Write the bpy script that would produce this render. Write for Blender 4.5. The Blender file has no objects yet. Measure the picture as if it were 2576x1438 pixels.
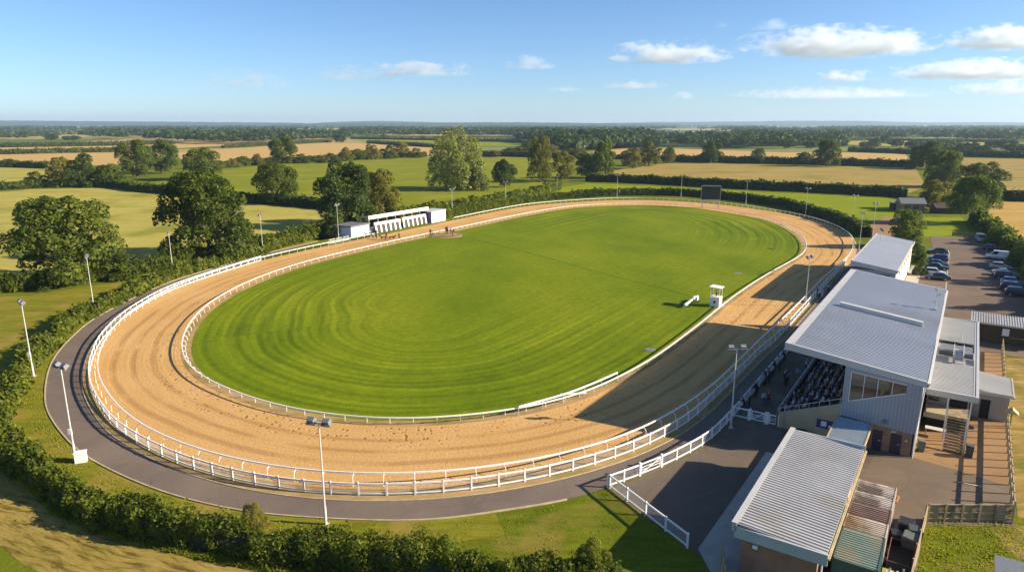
SKY_STRENGTH=0.078; SUN_STRENGTH=5.0; EXPOSURE=1.15; HAZE=7.5e-5; CLOUDS=True
import bpy, bmesh, math, random
import numpy as np
from mathutils import Vector, Matrix
R = math.radians
rng = np.random.default_rng(7); random.seed(7)
S = bpy.context.scene
COL = S.collection
# ------------------------------------------------------------------ camera geometry (24 mm lens on a drone at 30 m)
FPX, CX, CY, PITCH, CAMH = 1717.3, 1288.0, 718.2, R(13.33), 30.0
_c, _s = math.cos(PITCH), math.sin(PITCH)
def G(u, v, z=0.0):
    "where the sight line through a measured picture point meets the level z"
    a = (u-CX)/FPX; b = -(v-CY)/FPX
    dy = _c+b*_s; dz = -_s+b*_c; t = (z-CAMH)/dz
    return np.array((a*t, dy*t))
def top_height(y, v):
    "height of something that stands at forward distance y and ends at picture row v"
    b = -(v-CY)/FPX
    return CAMH + y*(-_s+b*_c)/(_c+b*_s)
def crop(x0, y0, k):
    return lambda x, y: ((x0+x*k)/1.0683, (y0+y*k)/1.0683)
C1 = crop(0,300,.272); C2 = crop(700,300,.272); C3 = crop(1400,300,.272); C4 = crop(2052,300,.272)
C5 = crop(2052,600,.272); C6 = crop(2052,850,.272); C7 = crop(2052,1145,.272); CT = crop(880,540,.1475)
CS = crop(1752,850,.2156); CF = crop(2050,660,.1182)
# stand frame: s runs along the home straight, t from the stand towards the track
AX = np.array((.555,.832)); AX /= np.linalg.norm(AX); NX = np.array((-AX[1],AX[0])); ORG = np.array((36.8,57.85))
STROT = math.atan2(AX[1],AX[0])
def W(s, t): return ORG + AX*s + NX*t
# ------------------------------------------------------------------ helpers
def link(o, parent=None):
    COL.objects.link(o)
    if parent is not None: o.parent = parent
    return o
def tag(o, label=None, cat=None, group=None, kind=None):
    if label: o['label'] = label
    if cat: o['category'] = cat
    if group: o['group'] = group
    if kind: o['kind'] = kind
    return o
def empty(name, loc=(0,0,0), rz=0.0, label=None, cat=None, group=None):
    o = bpy.data.objects.new(name, None); link(o)
    o.empty_display_size = .3
    o.location = (loc[0],loc[1],loc[2] if len(loc)>2 else 0); o.rotation_euler = (0,0,rz)
    return tag(o, label, cat, group)
def st_empty(name, s, t, label, cat, group=None):
    return empty(name, tuple(W(s,t))+(0,), STROT, label, cat, group)
class MB:
    "collects shapes and links them as one mesh object"
    def __init__(self): self.v=[]; self.f=[]; self.m=[]
    def add(self, vs, fs, m=0):
        n=len(self.v); self.v += [tuple(map(float,p)) for p in vs]
        self.f += [tuple(i+n for i in f) for f in fs]; self.m += [m]*len(fs); return self
    def hexa(self, p, m=0):   # p: 4 bottom then 4 top, counter-clockwise seen from above
        return self.add(p, [(3,2,1,0),(4,5,6,7),(0,1,5,4),(1,2,6,5),(2,3,7,6),(3,0,4,7)], m)
    def box(self, x0,x1,y0,y1,z0,z1, m=0):
        return self.hexa([(x0,y0,z0),(x1,y0,z0),(x1,y1,z0),(x0,y1,z0),(x0,y0,z1),(x1,y0,z1),(x1,y1,z1),(x0,y1,z1)], m)
    def bar(self, a, b, w, h=None, m=0, up=(0,0,1)):
        a=Vector(a); b=Vector(b); d=(b-a).normalized(); h=h or w; u=Vector(up)
        if abs(d.dot(u))>.98: u=Vector((1,0,0))
        x=d.cross(u).normalized()*w/2; y=x.cross(d).normalized()*h/2
        return self.hexa([a-x-y,a+x-y,a+x+y,a-x+y,b-x-y,b+x-y,b+x+y,b-x+y], m)
    def tube(self, pts, r, n=6, m=0, cap=True):
        pts=[Vector(p) for p in pts]; k=len(pts)
        rs = r if hasattr(r,'__len__') else [r]*k
        vs=[]; 
        for i,p in enumerate(pts):
            d=(pts[min(i+1,k-1)]-pts[max(i-1,0)]).normalized()
            u=Vector((0,0,1)) if abs(d.z)<.9 else Vector((1,0,0))
            x=d.cross(u).normalized(); y=x.cross(d)
            for j in range(n):
                a=2*math.pi*j/n; vs.append(p+(x*math.cos(a)+y*math.sin(a))*rs[i])
        fs=[]
        for i in range(k-1):
            for j in range(n): fs.append((i*n+j,i*n+(j+1)%n,(i+1)*n+(j+1)%n,(i+1)*n+j))
        if cap: fs += [tuple(range(n-1,-1,-1)), tuple((k-1)*n+j for j in range(n))]
        return self.add(vs, fs, m)
    def prism(self, poly, z0, z1, m=0):
        n=len(poly); A=sum(poly[i][0]*poly[(i+1)%n][1]-poly[(i+1)%n][0]*poly[i][1] for i in range(n))
        if A<0: poly=poly[::-1]
        vs=[(p[0],p[1],z0) for p in poly]+[(p[0],p[1],z1) for p in poly]
        fs=[tuple(range(n-1,-1,-1)),tuple(range(n,2*n))]+[(i,(i+1)%n,n+(i+1)%n,n+i) for i in range(n)]
        return self.add(vs,fs,m)
    def mesh(self, name, mats):
        me=bpy.data.meshes.new(name); me.from_pydata(self.v,[],self.f)
        for mt in (mats if isinstance(mats,(list,tuple)) else [mats]): me.materials.append(mt)
        me.polygons.foreach_set('material_index', self.m); me.update(); return me
    def build(self, name, mats, parent=None, loc=None, rz=0, smooth=False):
        me=self.mesh(name, mats)
        if smooth: me.shade_smooth() if hasattr(me,'shade_smooth') else None
        o=bpy.data.objects.new(name, me); link(o,parent)
        if loc is not None: o.location=(loc[0],loc[1],loc[2] if len(loc)>2 else 0)
        o.rotation_euler=(0,0,rz); return o
def obj(name, me, parent=None, loc=(0,0,0), rz=0.0, sc=None):
    o=bpy.data.objects.new(name, me); link(o,parent); o.location=loc; o.rotation_euler=(0,0,rz)
    if sc is not None: o.scale=sc
    return o
def copy_tree(o, parent=None):
    c=o.copy(); COL.objects.link(c)
    if parent is not None: c.parent=parent
    for ch in list(o.children): copy_tree(ch,c)
    return c
def np_mesh(name, V, Q, mats, mi=None, attrs=None):
    me=bpy.data.meshes.new(name); n=len(V); m=len(Q); k=Q.shape[1]
    me.vertices.add(n); me.vertices.foreach_set('co', np.ascontiguousarray(V,np.float32).ravel())
    me.loops.add(m*k); me.loops.foreach_set('vertex_index', np.ascontiguousarray(Q,np.int32).ravel())
    me.polygons.add(m); me.polygons.foreach_set('loop_start', np.arange(0,m*k,k,dtype=np.int32))
    me.polygons.foreach_set('loop_total', np.full(m,k,np.int32))
    for mt in (mats if isinstance(mats,(list,tuple)) else [mats]): me.materials.append(mt)
    if mi is not None: me.polygons.foreach_set('material_index', np.ascontiguousarray(mi,np.int32))
    for nm,a in (attrs or {}).items():
        at=me.attributes.new(nm,'FLOAT','POINT'); at.data.foreach_set('value', np.ascontiguousarray(a,np.float32))
    me.update(calc_edges=True); return me
# ------------------------------------------------------------------ curves
def catmull(P, n=12, closed=False):
    P=np.asarray(P,float); k=len(P); out=[]
    rngi = range(k) if closed else range(k-1)
    for i in rngi:
        p0=P[(i-1)%k] if closed or i>0 else 2*P[0]-P[1]
        p1=P[i]; p2=P[(i+1)%k]; p3=P[(i+2)%k] if closed or i+2<k else 2*P[-1]-P[-2]
        for t in np.linspace(0,1,n,endpoint=False):
            out.append(.5*((2*p1)+(-p0+p2)*t+(2*p0-5*p1+4*p2-p3)*t*t+(-p0+3*p1-3*p2+p3)*t**3))
    if not closed: out.append(P[-1])
    return np.array(out)
def resample(P, step=None, n=None, closed=False):
    Q=np.vstack([P,P[:1]]) if closed else P
    d=np.r_[0,np.cumsum(np.linalg.norm(np.diff(Q,axis=0),axis=1))]
    if n is None: n=max(2,int(round(d[-1]/step))+(0 if closed else 1))
    t=np.linspace(0,d[-1],n,endpoint=not closed)
    return np.stack([np.interp(t,d,Q[:,i]) for i in range(Q.shape[1])],1)
def smooth(P, it=10, closed=True):
    P=P.copy()
    for _ in range(it):
        if closed: P=.5*P+.25*(np.roll(P,1,0)+np.roll(P,-1,0))
        else: P[1:-1]=.5*P[1:-1]+.25*(P[:-2]+P[2:])
    return P
def normals(P, closed=True):
    if closed: d=np.roll(P,-1,0)-np.roll(P,1,0)
    else: d=np.gradient(P,axis=0)
    d/=np.linalg.norm(d,axis=1)[:,None]
    return np.stack([-d[:,1],d[:,0]],1)      # left of the direction of travel
# ------------------------------------------------------------------ materials
class NT:
    def __init__(self, name):
        self.mat=bpy.data.materials.new(name); self.mat.use_nodes=True; self.t=self.mat.node_tree
        self.t.nodes.clear(); self.out=self.n('ShaderNodeOutputMaterial')
    def n(self, typ, **k):
        nd=self.t.nodes.new(typ)
        for a,b in k.items(): setattr(nd,a,b)
        return nd
    def l(self, a, b): self.t.links.new(a,b)
    def val(self, sock, v):
        if hasattr(v,'is_output'): self.l(v,sock)
        else: sock.default_value=v
    def pos(self, kind='world'):
        if kind=='world': return self.n('ShaderNodeNewGeometry').outputs['Position']
        return self.n('ShaderNodeTexCoord').outputs['Object']
    def attr(self, nm): return self.n('ShaderNodeAttribute',attribute_name=nm).outputs['Fac']
    def mapping(self, vec, scale=(1,1,1), rot=(0,0,0), loc=(0,0,0)):
        m=self.n('ShaderNodeMapping'); self.l(vec,m.inputs['Vector'])
        m.inputs['Scale'].default_value=scale; m.inputs['Rotation'].default_value=rot; m.inputs['Location'].default_value=loc
        return m.outputs['Vector']
    def noise(self, vec, scale, detail=3, rough=.55, dist=0):
        k=self.n('ShaderNodeTexNoise'); self.l(vec,k.inputs['Vector'])
        k.inputs['Scale'].default_value=scale; k.inputs['Detail'].default_value=detail
        k.inputs['Roughness'].default_value=rough; k.inputs['Distortion'].default_value=dist
        return k.outputs['Fac']
    def math(self, op, a, b=0.0, c=0.0, clamp=False):
        m=self.n('ShaderNodeMath',operation=op,use_clamp=clamp)
        self.val(m.inputs[0],a); self.val(m.inputs[1],b); self.val(m.inputs[2],c); return m.outputs[0]
    def ramp(self, fac, stops, interp='LINEAR'):
        r=self.n('ShaderNodeValToRGB'); r.color_ramp.interpolation=interp; e=r.color_ramp.elements
        while len(e)<len(stops): e.new(.5)
        for x,(p,c) in zip(e,stops):
            x.position=p; x.color=(c,c,c,1) if not hasattr(c,'__len__') else tuple(c)+(1,)
        self.l(fac,r.inputs['Fac']); return r.outputs['Color']
    def mix(self, fac, a, b, mode='MIX'):
        m=self.n('ShaderNodeMix',data_type='RGBA',blend_type=mode); self.val(m.inputs['Factor'],fac)
        for sock,v in ((m.inputs[6],a),(m.inputs[7],b)):
            if hasattr(v,'is_output'): self.l(v,sock)
            else: sock.default_value=(tuple(v)+(1,))[:4]
        return m.outputs[2]
    def sep(self, vec):
        x=self.n('ShaderNodeSeparateXYZ'); self.l(vec,x.inputs[0]); return x.outputs
    def comb(self, x,y,z=0.0):
        c=self.n('ShaderNodeCombineXYZ'); self.val(c.inputs[0],x); self.val(c.inputs[1],y); self.val(c.inputs[2],z); return c.outputs[0]
    def bump(self, h, strength=.3, dist=.05):
        b=self.n('ShaderNodeBump'); self.l(h,b.inputs['Height']); b.inputs['Strength'].default_value=strength
        b.inputs['Distance'].default_value=dist; return b.outputs['Normal']
    def surf(self, color, rough=.8, normal=None, metal=0.0, spec=None):
        p=self.n('ShaderNodeBsdfPrincipled')
        if hasattr(color,'is_output'): self.l(color,p.inputs['Base Color'])
        else: p.inputs['Base Color'].default_value=(tuple(color)+(1,))[:4]
        self.val(p.inputs['Roughness'],rough); p.inputs['Metallic'].default_value=metal
        if spec is not None: p.inputs['Specular IOR Level'].default_value=spec
        if normal is not None: self.l(normal,p.inputs['Normal'])
        self.l(p.outputs[0],self.out.inputs['Surface']); self.p=p; return self.mat
def plain(name, col, rough=.6, var=.12, scale=3.0, metal=0.0, bump=0.0, space='obj', spec=None, dirt=None, thr=.52):
    t=NT(name); v=t.pos('world' if space=='world' else 'obj')
    n=t.noise(v,scale,4)
    lo=tuple(c*(1-var) for c in col); hi=tuple(min(1,c*(1+var)) for c in col)
    c=t.ramp(n,[(.3,lo),(.7,hi)])
    if dirt:
        d=t.noise(t.mapping(v,(1,1,.3)),scale*.6,5,.65)
        c=t.mix(t.ramp(d,[(thr,0.0),(thr+.14,1.0)]),c,dirt)
    nm=t.bump(t.noise(v,scale*8,3),bump,.02) if bump else None
    return t.surf(c,rough,nm,metal,spec)
# ------------------------------------------------------------------ camera, sky, sun, air
cam=bpy.data.cameras.new('camera'); cam.lens=24; cam.sensor_width=36; cam.clip_start=.5; cam.clip_end=80000
co=bpy.data.objects.new('camera',cam); COL.objects.link(co); co.location=(0,0,CAMH); co.rotation_euler=(R(90)-PITCH,0,0)
S.camera=co
SUN_EL=R(23.5); SUN_AZ=math.atan2(.993,-.115)     # azimuth from +y towards +x
wd=bpy.data.worlds.new('World'); S.world=wd; wd.use_nodes=True; wt=wd.node_tree
bg=wt.nodes['Background']; sky=wt.nodes.new('ShaderNodeTexSky'); sky.sky_type='NISHITA'; sky.sun_disc=False
sky.sun_elevation=SUN_EL; sky.sun_rotation=SUN_AZ; sky.air_density=.78; sky.dust_density=.35; sky.ozone_density=5.6; sky.altitude=100
wt.links.new(sky.outputs[0],bg.inputs['Color']); bg.inputs['Strength'].default_value=SKY_STRENGTH
sl=bpy.data.lights.new('sun','SUN'); sl.energy=SUN_STRENGTH; sl.angle=R(.5); sl.color=(1,.855,.66)
so=bpy.data.objects.new('sun',sl); COL.objects.link(so)
sd=Vector((math.sin(SUN_AZ)*math.cos(SUN_EL),math.cos(SUN_AZ)*math.cos(SUN_EL),math.sin(SUN_EL)))
so.rotation_euler=sd.to_track_quat('Z','Y').to_euler(); so.location=(80,20,60)
S.view_settings.view_transform='Standard'; S.view_settings.look='None'; S.view_settings.exposure=EXPOSURE; S.view_settings.gamma=1
cy=S.cycles; cy.max_bounces=6; cy.diffuse_bounces=3; cy.glossy_bounces=2; cy.transmission_bounces=3; cy.volume_bounces=3; cy.transparent_max_bounces=8
cy.use_denoising=True; cy.volume_step_rate=1.0; cy.caustics_reflective=False; cy.caustics_refractive=False; cy.sample_clamp_indirect=4.0
def volume_mat(name, density, color, aniso):
    m=bpy.data.materials.new(name); m.use_nodes=True; t=m.node_tree; t.nodes.clear()
    o=t.nodes.new('ShaderNodeOutputMaterial'); p=t.nodes.new('ShaderNodeVolumePrincipled')
    p.inputs['Color'].default_value=tuple(color)+(1,); p.inputs['Density'].default_value=density
    p.inputs['Anisotropy'].default_value=aniso; p.inputs['Density Attribute'].default_value=''; p.inputs['Temperature Attribute'].default_value=''
    t.links.new(p.outputs[0],o.inputs['Volume']); return m,t,p
hm,_,_=volume_mat('haze_air',HAZE,(.55,.75,1.0),0.2)
hz=MB().box(-16000,16000,-300,13500,-3,150).build('haze',hm); tag(hz,'thin blue haze lying over the far countryside','haze',kind='stuff')
# ------------------------------------------------------------------ ground materials
def m_ground():
    t=NT('ground_land'); p=t.pos()
    v=t.n('ShaderNodeTexVoronoi',voronoi_dimensions='2D'); v.inputs['Scale'].default_value=1.0
    pr=t.mapping(p,(1/520,1/330,1),(0,0,R(14))); w=t.noise(p,.002,2)
    t.l(t.n('ShaderNodeVectorMath',operation='ADD').outputs[0],v.inputs['Vector']); va=v.inputs['Vector'].links[0].from_node
    t.l(pr,va.inputs[0]); t.l(t.comb(t.math('MULTIPLY',w,.3),0.0),va.inputs[1])
    cell=t.sep(v.outputs['Color'])[0]
    far=t.ramp(cell,[(0,(.10,.15,.03)),(.28,(.34,.26,.10)),(.42,(.13,.18,.035)),(.55,(.42,.31,.13)),(.68,(.07,.12,.03)),(.82,(.20,.21,.06)),(.93,(.45,.35,.17))],'CONSTANT')
    near=t.ramp(t.noise(p,.09,6,.6),[(.3,(.085,.115,.006)),(.55,(.13,.15,.01)),(.75,(.21,.18,.03))])
    y=t.sep(p)[1]; f=t.ramp(t.math('DIVIDE',y,1000.0),[(.62,0.0),(.66,1.0)])
    c=t.mix(f,near,far)
    c=t.mix(.25,c,t.ramp(t.noise(t.mapping(p,(1,.35,1)),.02,5),[(.3,(.75,.75,.7)),(.7,(1.2,1.2,1.1))]),'MULTIPLY')
    return t.surf(c,.95,t.bump(t.noise(p,2.5,4),.5,.15),0,.05)
def m_field(name, a, b, c3=None, lines=None, rough_scale=.12, amp=.12):
    t=NT(name); p=t.pos()
    st=t.noise(t.mapping(p,(.3,1.6,1),(0,0,R(-8))),rough_scale*.45,6,.62)
    c=t.ramp(st,[(.32,a),(.66,b)])
    fine=t.noise(t.mapping(p,(.5,2.2,1)),.6,4,.7)
    c=t.mix(1.0,c,t.ramp(fine,[(.2,(1-amp*2,)*3),(.8,(1+amp*2,)*3)]),'MULTIPLY')
    if c3: c=t.mix(t.ramp(t.noise(p,rough_scale*.35,4),[(.5,0.0),(.66,.85)]),c,c3)
    if lines:
        per,ang,dark=lines
        w=t.n('ShaderNodeTexWave',wave_type='BANDS',bands_direction='X'); t.l(t.mapping(p,(1,1,1),(0,0,ang)),w.inputs['Vector'])
        w.inputs['Scale'].default_value=math.pi*2/(per*20)*1.0*3.18; w.inputs['Distortion'].default_value=3.5; w.inputs['Detail'].default_value=3; w.inputs['Detail Scale'].default_value=.6
        c=t.mix(t.ramp(w.outputs['Fac'],[(.0,dark),(.35,0.0)]),c,tuple(x*.55 for x in a))
    return t.surf(c,.95,t.bump(fine,.5,.2),0,.05)
def m_sand():
    t=NT('track_sand'); p=t.pos(); al=t.attr('along'); ac=t.attr('across')
    base=t.ramp(t.noise(p,.07,5,.6),[(.3,(.505,.295,.102)),(.7,(.58,.362,.150))])
    # harrow lines that follow the bend
    wob=t.math('MULTIPLY',t.noise(t.comb(t.math('MULTIPLY',al,.02),0.0),3.0,3),1.1)
    cr=t.comb(t.math('MULTIPLY',al,.012),t.math('ADD',ac,wob))
    l1=t.noise(cr,1.5,5,.65); c=t.mix(t.ramp(l1,[(.30,.26),(.44,0.0)]),base,(.33,.165,.045))
    l2=t.noise(t.comb(t.math('MULTIPLY',al,.03),t.math('ADD',ac,wob)),5.5,3,.6); c=t.mix(t.ramp(l2,[(.30,.3),(.45,0.0)]),c,(.34,.175,.05))
    # a few deep wheel ruts
    for a0,w in ((9.2,.16),(6.9,.13),(4.6,.12)):
        d=t.math('ABSOLUTE',t.math('SUBTRACT',t.math('ADD',ac,t.math('MULTIPLY',wob,1.3)),a0+.6))
        br=t.ramp(t.noise(t.comb(t.math('MULTIPLY',al,.05),a0),2.0,3),[(.36,0.0),(.52,1.0)])
        f=t.math('MULTIPLY',t.ramp(t.math('DIVIDE',d,w*4),[(.25,.40),(1,0.0)]),br); c=t.mix(f,c,(.22,.105,.03))
    # churned band with paw and hoof marks near the inner rail
    v=t.n('ShaderNodeTexVoronoi'); t.l(p,v.inputs['Vector']); v.inputs['Scale'].default_value=1.3
    spot=t.ramp(v.outputs['Distance'],[(.16,1.0),(.27,0.0)])
    msk=t.ramp(t.math('DIVIDE',t.math('ADD',ac,t.math('MULTIPLY',t.noise(p,.25,3),3.0)),12.0),[(.17,0.0),(.28,1.0),(.5,1.0),(.66,0.0)])
    msk=t.math('MULTIPLY',msk,t.ramp(t.noise(p,.09,3),[(.34,0.0),(.5,1.0)]))
    c=t.mix(t.math('MULTIPLY',t.math('MULTIPLY',spot,msk),.6),c,(.17,.08,.025))
    fine=t.noise(p,3.2,5,.7); c=t.mix(1.0,c,t.ramp(fine,[(.25,(.86,.85,.83)),(.75,(1.13,1.13,1.13))]),'MULTIPLY')
    h=t.math('ADD',t.math('ADD',t.math('MULTIPLY',l1,1.2),fine),t.math('MULTIPLY',t.math('MULTIPLY',spot,msk),-1.2))
    return t.surf(c,.95,t.bump(h,.55,.12),0,.05)
def m_lawn():
    t=NT('lawn_grass'); p=t.pos(); e=t.attr('edge'); bd=t.attr('bend')
    al=t.attr('along'); w=t.math('ADD',e,t.math('MULTIPLY',t.noise(p,.05,2),2.2))
    b1=t.noise(t.comb(t.math('MULTIPLY',al,.012),w),.42,4,.62); b2=t.noise(t.comb(t.math('MULTIPLY',al,.02),w),1.15,3,.6)
    w2=t.math('ADD',e,t.math('MULTIPLY',t.noise(p,.04,2),1.3)); s1=t.math('SINE',t.math('MULTIPLY',w2,2*math.pi/3.9)); s2=t.math('SINE',t.math('MULTIPLY',w2,2*math.pi/1.45))
    stripes=t.math('ADD',t.math('ADD',t.math('MULTIPLY',s1,.62),t.math('MULTIPLY',s2,.45)),t.math('SUBTRACT',t.math('ADD',t.math('MULTIPLY',b1,4.5),t.math('MULTIPLY',b2,4.0)),4.25))
    brk=t.math('MULTIPLY',t.ramp(t.noise(p,.035,3),[(.32,.35),(.5,1.0)]),t.ramp(t.math('DIVIDE',e,45.0),[(.42,1.0),(.74,.08)]))
    stripes=t.math('MULTIPLY',t.math('MULTIPLY',t.math('MULTIPLY',stripes,.85),bd),brk)
    pale=t.ramp(t.noise(t.mapping(p,(1,.55,1),(0,0,R(33))),.045,6,.62),[(.36,(.100,.153,.0035)),(.52,(.142,.192,.005)),(.72,(.19,.222,.009))])
    c=t.mix(1.0,pale,t.ramp(t.math('ADD',t.math('MULTIPLY',stripes,.5),.5),[(.05,(.70,.75,.68)),(.95,(1.30,1.22,1.25))]),'MULTIPLY')
    fine=t.noise(t.mapping(p,(1,1,1)),.9,6,.72); c=t.mix(1.0,c,t.ramp(fine,[(.25,(.76,.78,.75)),(.75,(1.24,1.2,1.2))]),'MULTIPLY')
    f2=t.noise(p,4.5,4,.7); c=t.mix(.7,c,t.ramp(f2,[(.25,(.7,.72,.7)),(.75,(1.3,1.28,1.25))]),'MULTIPLY')
    # one worn line across the infield
    return t.surf(c,.9,t.bump(t.math('ADD',fine,f2),.55,.12),spec=.05)
def m_tarmac(name='tarmac', col=(.160,.126,.099), var=.14, patch=None):
    t=NT(name); p=t.pos()
    c=t.ramp(t.noise(p,.16,6,.6),[(.3,tuple(x*(1-var) for x in col)),(.7,tuple(x*(1+var) for x in col))])
    c=t.mix(.6,c,t.ramp(t.noise(p,6,4,.75),[(.3,(.82,.82,.82)),(.7,(1.18,1.18,1.18))]),'MULTIPLY')
    if patch: c=t.mix(t.ramp(t.noise(p,.11,5,.65,.6),[(.52,0.0),(.66,.75)]),c,patch)
    cr=t.n('ShaderNodeTexVoronoi',feature='DISTANCE_TO_EDGE'); t.l(p,cr.inputs['Vector']); cr.inputs['Scale'].default_value=.17
    c=t.mix(t.ramp(cr.outputs['Distance'],[(.0,.3),(.012,0.0)]),c,tuple(x*.5 for x in col))
    return t.surf(c,.9,t.bump(t.noise(p,9,3),.25,.03),0,.12)
def m_leaf(name, a, b, c3, trans=.25, sc=.35):
    a,b,c3=[tuple(x*1.18 for x in q) for q in (a,b,c3)]; trans=min(.4,trans+.08)
    t=NT(name); p=t.pos(); oi=t.n('ShaderNodeObjectInfo').outputs['Random']
    n=t.noise(p,sc,4,.6); n2=t.noise(p,sc*7,2)
    f=t.math('ADD',t.math('MULTIPLY',n,.65),t.math('MULTIPLY',n2,.35))
    c=t.ramp(f,[(.30,a),(.5,b),(.68,c3)])
    br=t.math('ADD',t.math('MULTIPLY',oi,.5),.75)
    c=t.mix(1.0,c,t.comb(br,t.math('ADD',t.math('MULTIPLY',oi,.4),.8),br),'MULTIPLY')
    d=t.n('ShaderNodeBsdfPrincipled'); t.l(c,d.inputs['Base Color']); d.inputs['Roughness'].default_value=.55; d.inputs['Specular IOR Level'].default_value=.15
    tr=t.n('ShaderNodeBsdfTranslucent'); t.l(t.mix(1.0,c,(1.5,1.6,.6),'MULTIPLY'),tr.inputs['Color'])
    mx=t.n('ShaderNodeMixShader'); mx.inputs[0].default_value=trans; t.l(d.outputs[0],mx.inputs[1]); t.l(tr.outputs[0],mx.inputs[2])
    t.l(mx.outputs[0],t.out.inputs['Surface']); return t.mat
M={}
M['ground']=m_ground(); M['sand']=m_sand(); M['lawn']=m_lawn()
M['tarmac']=m_tarmac(patch=(.20,.155,.115)); M['yard']=m_tarmac('yard_gravel',(.165,.125,.088),.16,(.215,.158,.108)); M['carpark']=m_tarmac('carpark_tarmac',(.165,.122,.09),.14,(.205,.15,.105))
M['brownyard']=m_tarmac('brown_concrete',(.29,.175,.085),.14,(.24,.15,.08)); M['apron']=m_tarmac('apron_tarmac',(.135,.108,.082),.15,(.22,.168,.11))
M['slab']=plain('concrete_slab',(.40,.36,.30),.9,.12,.8,0,.2,'world'); M['kerb']=plain('kerb_edging',(.42,.34,.21),.9,.2,1.5,0,.2,'world')
M['drygrass']=m_field('dry_grass_paddock',(.24,.17,.05),(.33,.235,.075),(.13,.13,.02),None,.7,.25)
M['dirt']=m_field('bare_dirt',(.30,.20,.09),(.40,.28,.13),(.20,.17,.04),None,.6)
M['meadow']=m_field('hay_meadow',(.32,.285,.055),(.405,.345,.085),(.20,.205,.025))
M['tan']=m_field('tan_pasture',(.27,.20,.05),(.36,.26,.075),(.20,.18,.035))
M['straw']=m_field('straw_stubble',(.44,.29,.10),(.52,.345,.13),None,(22,R(70),.25))
M['green']=m_field('green_pasture',(.15,.18,.008),(.20,.215,.012),(.25,.235,.03))
M['lime']=m_field('bright_pasture',(.17,.215,.005),(.215,.25,.009))
M['gold']=m_field('ripe_crop',(.40,.26,.065),(.50,.33,.10),None,(9,R(-30),.6))
M['stubble_old']=m_field('row_stubble',(.235,.165,.042),(.36,.24,.075),(.17,.15,.022),(1.25,R(62),.8),.6,.3)
def m_stubble():
    t=NT('row_stubble_crop'); p=t.pos(); r=t.mapping(p,(1,1,1),(0,0,R(22)))
    w=t.noise(r,.10,2); x=t.sep(r); q=t.comb(t.math('MULTIPLY',x[0],.16),t.math('ADD',x[1],t.math('MULTIPLY',w,3.0)))
    n1=t.noise(q,2.3,4,.72); n2=t.noise(p,.10,4); c=t.ramp(n2,[(.35,(.22,.175,.035)),(.55,(.33,.235,.062)),(.72,(.18,.18,.022))])
    c=t.mix(t.ramp(n1,[(.38,.85),(.52,0.0)]),c,(.085,.062,.012)); c=t.mix(t.ramp(n1,[(.55,0.0),(.72,.5)]),c,(.45,.33,.12))
    return t.surf(c,.95,t.bump(n1,.7,.12),0,.05)
M['stubble']=m_stubble()
M['rough']=m_field('rough_grass',(.085,.115,.006),(.135,.155,.01),(.22,.17,.035),None,.5,.22)
M['verge']=m_field('verge_grass',(.13,.145,.010),(.21,.19,.02),(.27,.195,.045),None,.5,.2)
M['path_edge']=M['kerb']
M['leaf']=m_leaf('oak_leaves',(.032,.050,.008),(.070,.096,.013),(.14,.155,.018))
M['leaf_dark']=m_leaf('dark_leaves',(.024,.043,.010),(.050,.078,.015),(.095,.125,.020))
M['leaf_light']=m_leaf('pale_leaves',(.085,.105,.022),(.13,.15,.034),(.18,.195,.05))
M['leaf_bright']=m_leaf('bright_leaves',(.06,.098,.012),(.105,.145,.016),(.17,.195,.022))
M['leaf_olive']=m_leaf('olive_leaves',(.075,.080,.014),(.13,.125,.020),(.19,.165,.03))
M['hedge']=m_leaf('hedge_leaves',(.034,.052,.007),(.080,.102,.011),(.17,.175,.018),.25,.45)
M['hedge_far']=m_leaf('far_hedge_leaves',(.028,.046,.010),(.056,.080,.014),(.105,.115,.020),.2,.1)
M['wood']=m_leaf('far_wood_leaves',(.020,.040,.013),(.036,.062,.017),(.062,.088,.023),.15,.012)
M['tuft']=m_leaf('grass_tufts',(.12,.15,.010),(.19,.20,.016),(.29,.24,.045),.4,.8)
M['bark']=plain('bark',(.16,.13,.10),.9,.25,2,0,.3); M['twig']=plain('shade_dark_twigs',(.022,.024,.010),.95,.2,2)  # twig tone is near-black to carry the shade inside hedges
# ------------------------------------------------------------------ setting: ground sheets
def sheet(name, poly, z, m, kind='structure', label=None, cat=None):
    b=MB(); P=[(p[0],p[1],z) for p in poly]
    A=sum(P[i][0]*P[(i+1)%len(P)][1]-P[(i+1)%len(P)][0]*P[i][1] for i in range(len(P)))
    if A<0: P=P[::-1]
    o=b.add(P,[tuple(range(len(P)))]).build(name,m); return tag(o,label,cat,None,kind)
def px(*pts): return [tuple(G(*p)) for p in pts]
g=MB().add([(-16000,-300,0),(16000,-300,0),(16000,13000,0),(-16000,13000,0)],[(0,1,2,3)]).build('ground',M['ground']); tag(g,'flat farmland of grass and stubble reaching to the horizon','ground',kind='structure')
PX_L=[(481,862),(496.5,824),(522,791),(560,760.5),(623.8,724.8),(720,686),(824,655),(1003,612),(1065,598.8),(1180,574.5),(1310,546),(1437.8,524),(1539.6,517.5),(1641,516),(1743,522.6),(1845,538),(1920,552),(1971.7,573.5),(2007,599),(2016,620.7),(2005,645.7),(1920.8,693),(1833,750),(1736.6,826.8),(1622,911),(1558,946.5),(1507.5,972),(1418,1010),(1265.5,1040.7),(1132,1055.6),(953,1061.6),(804,1043.7),(685,1019.8),(534.7,959),(496.5,928.5),(478.6,887.7)]
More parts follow.
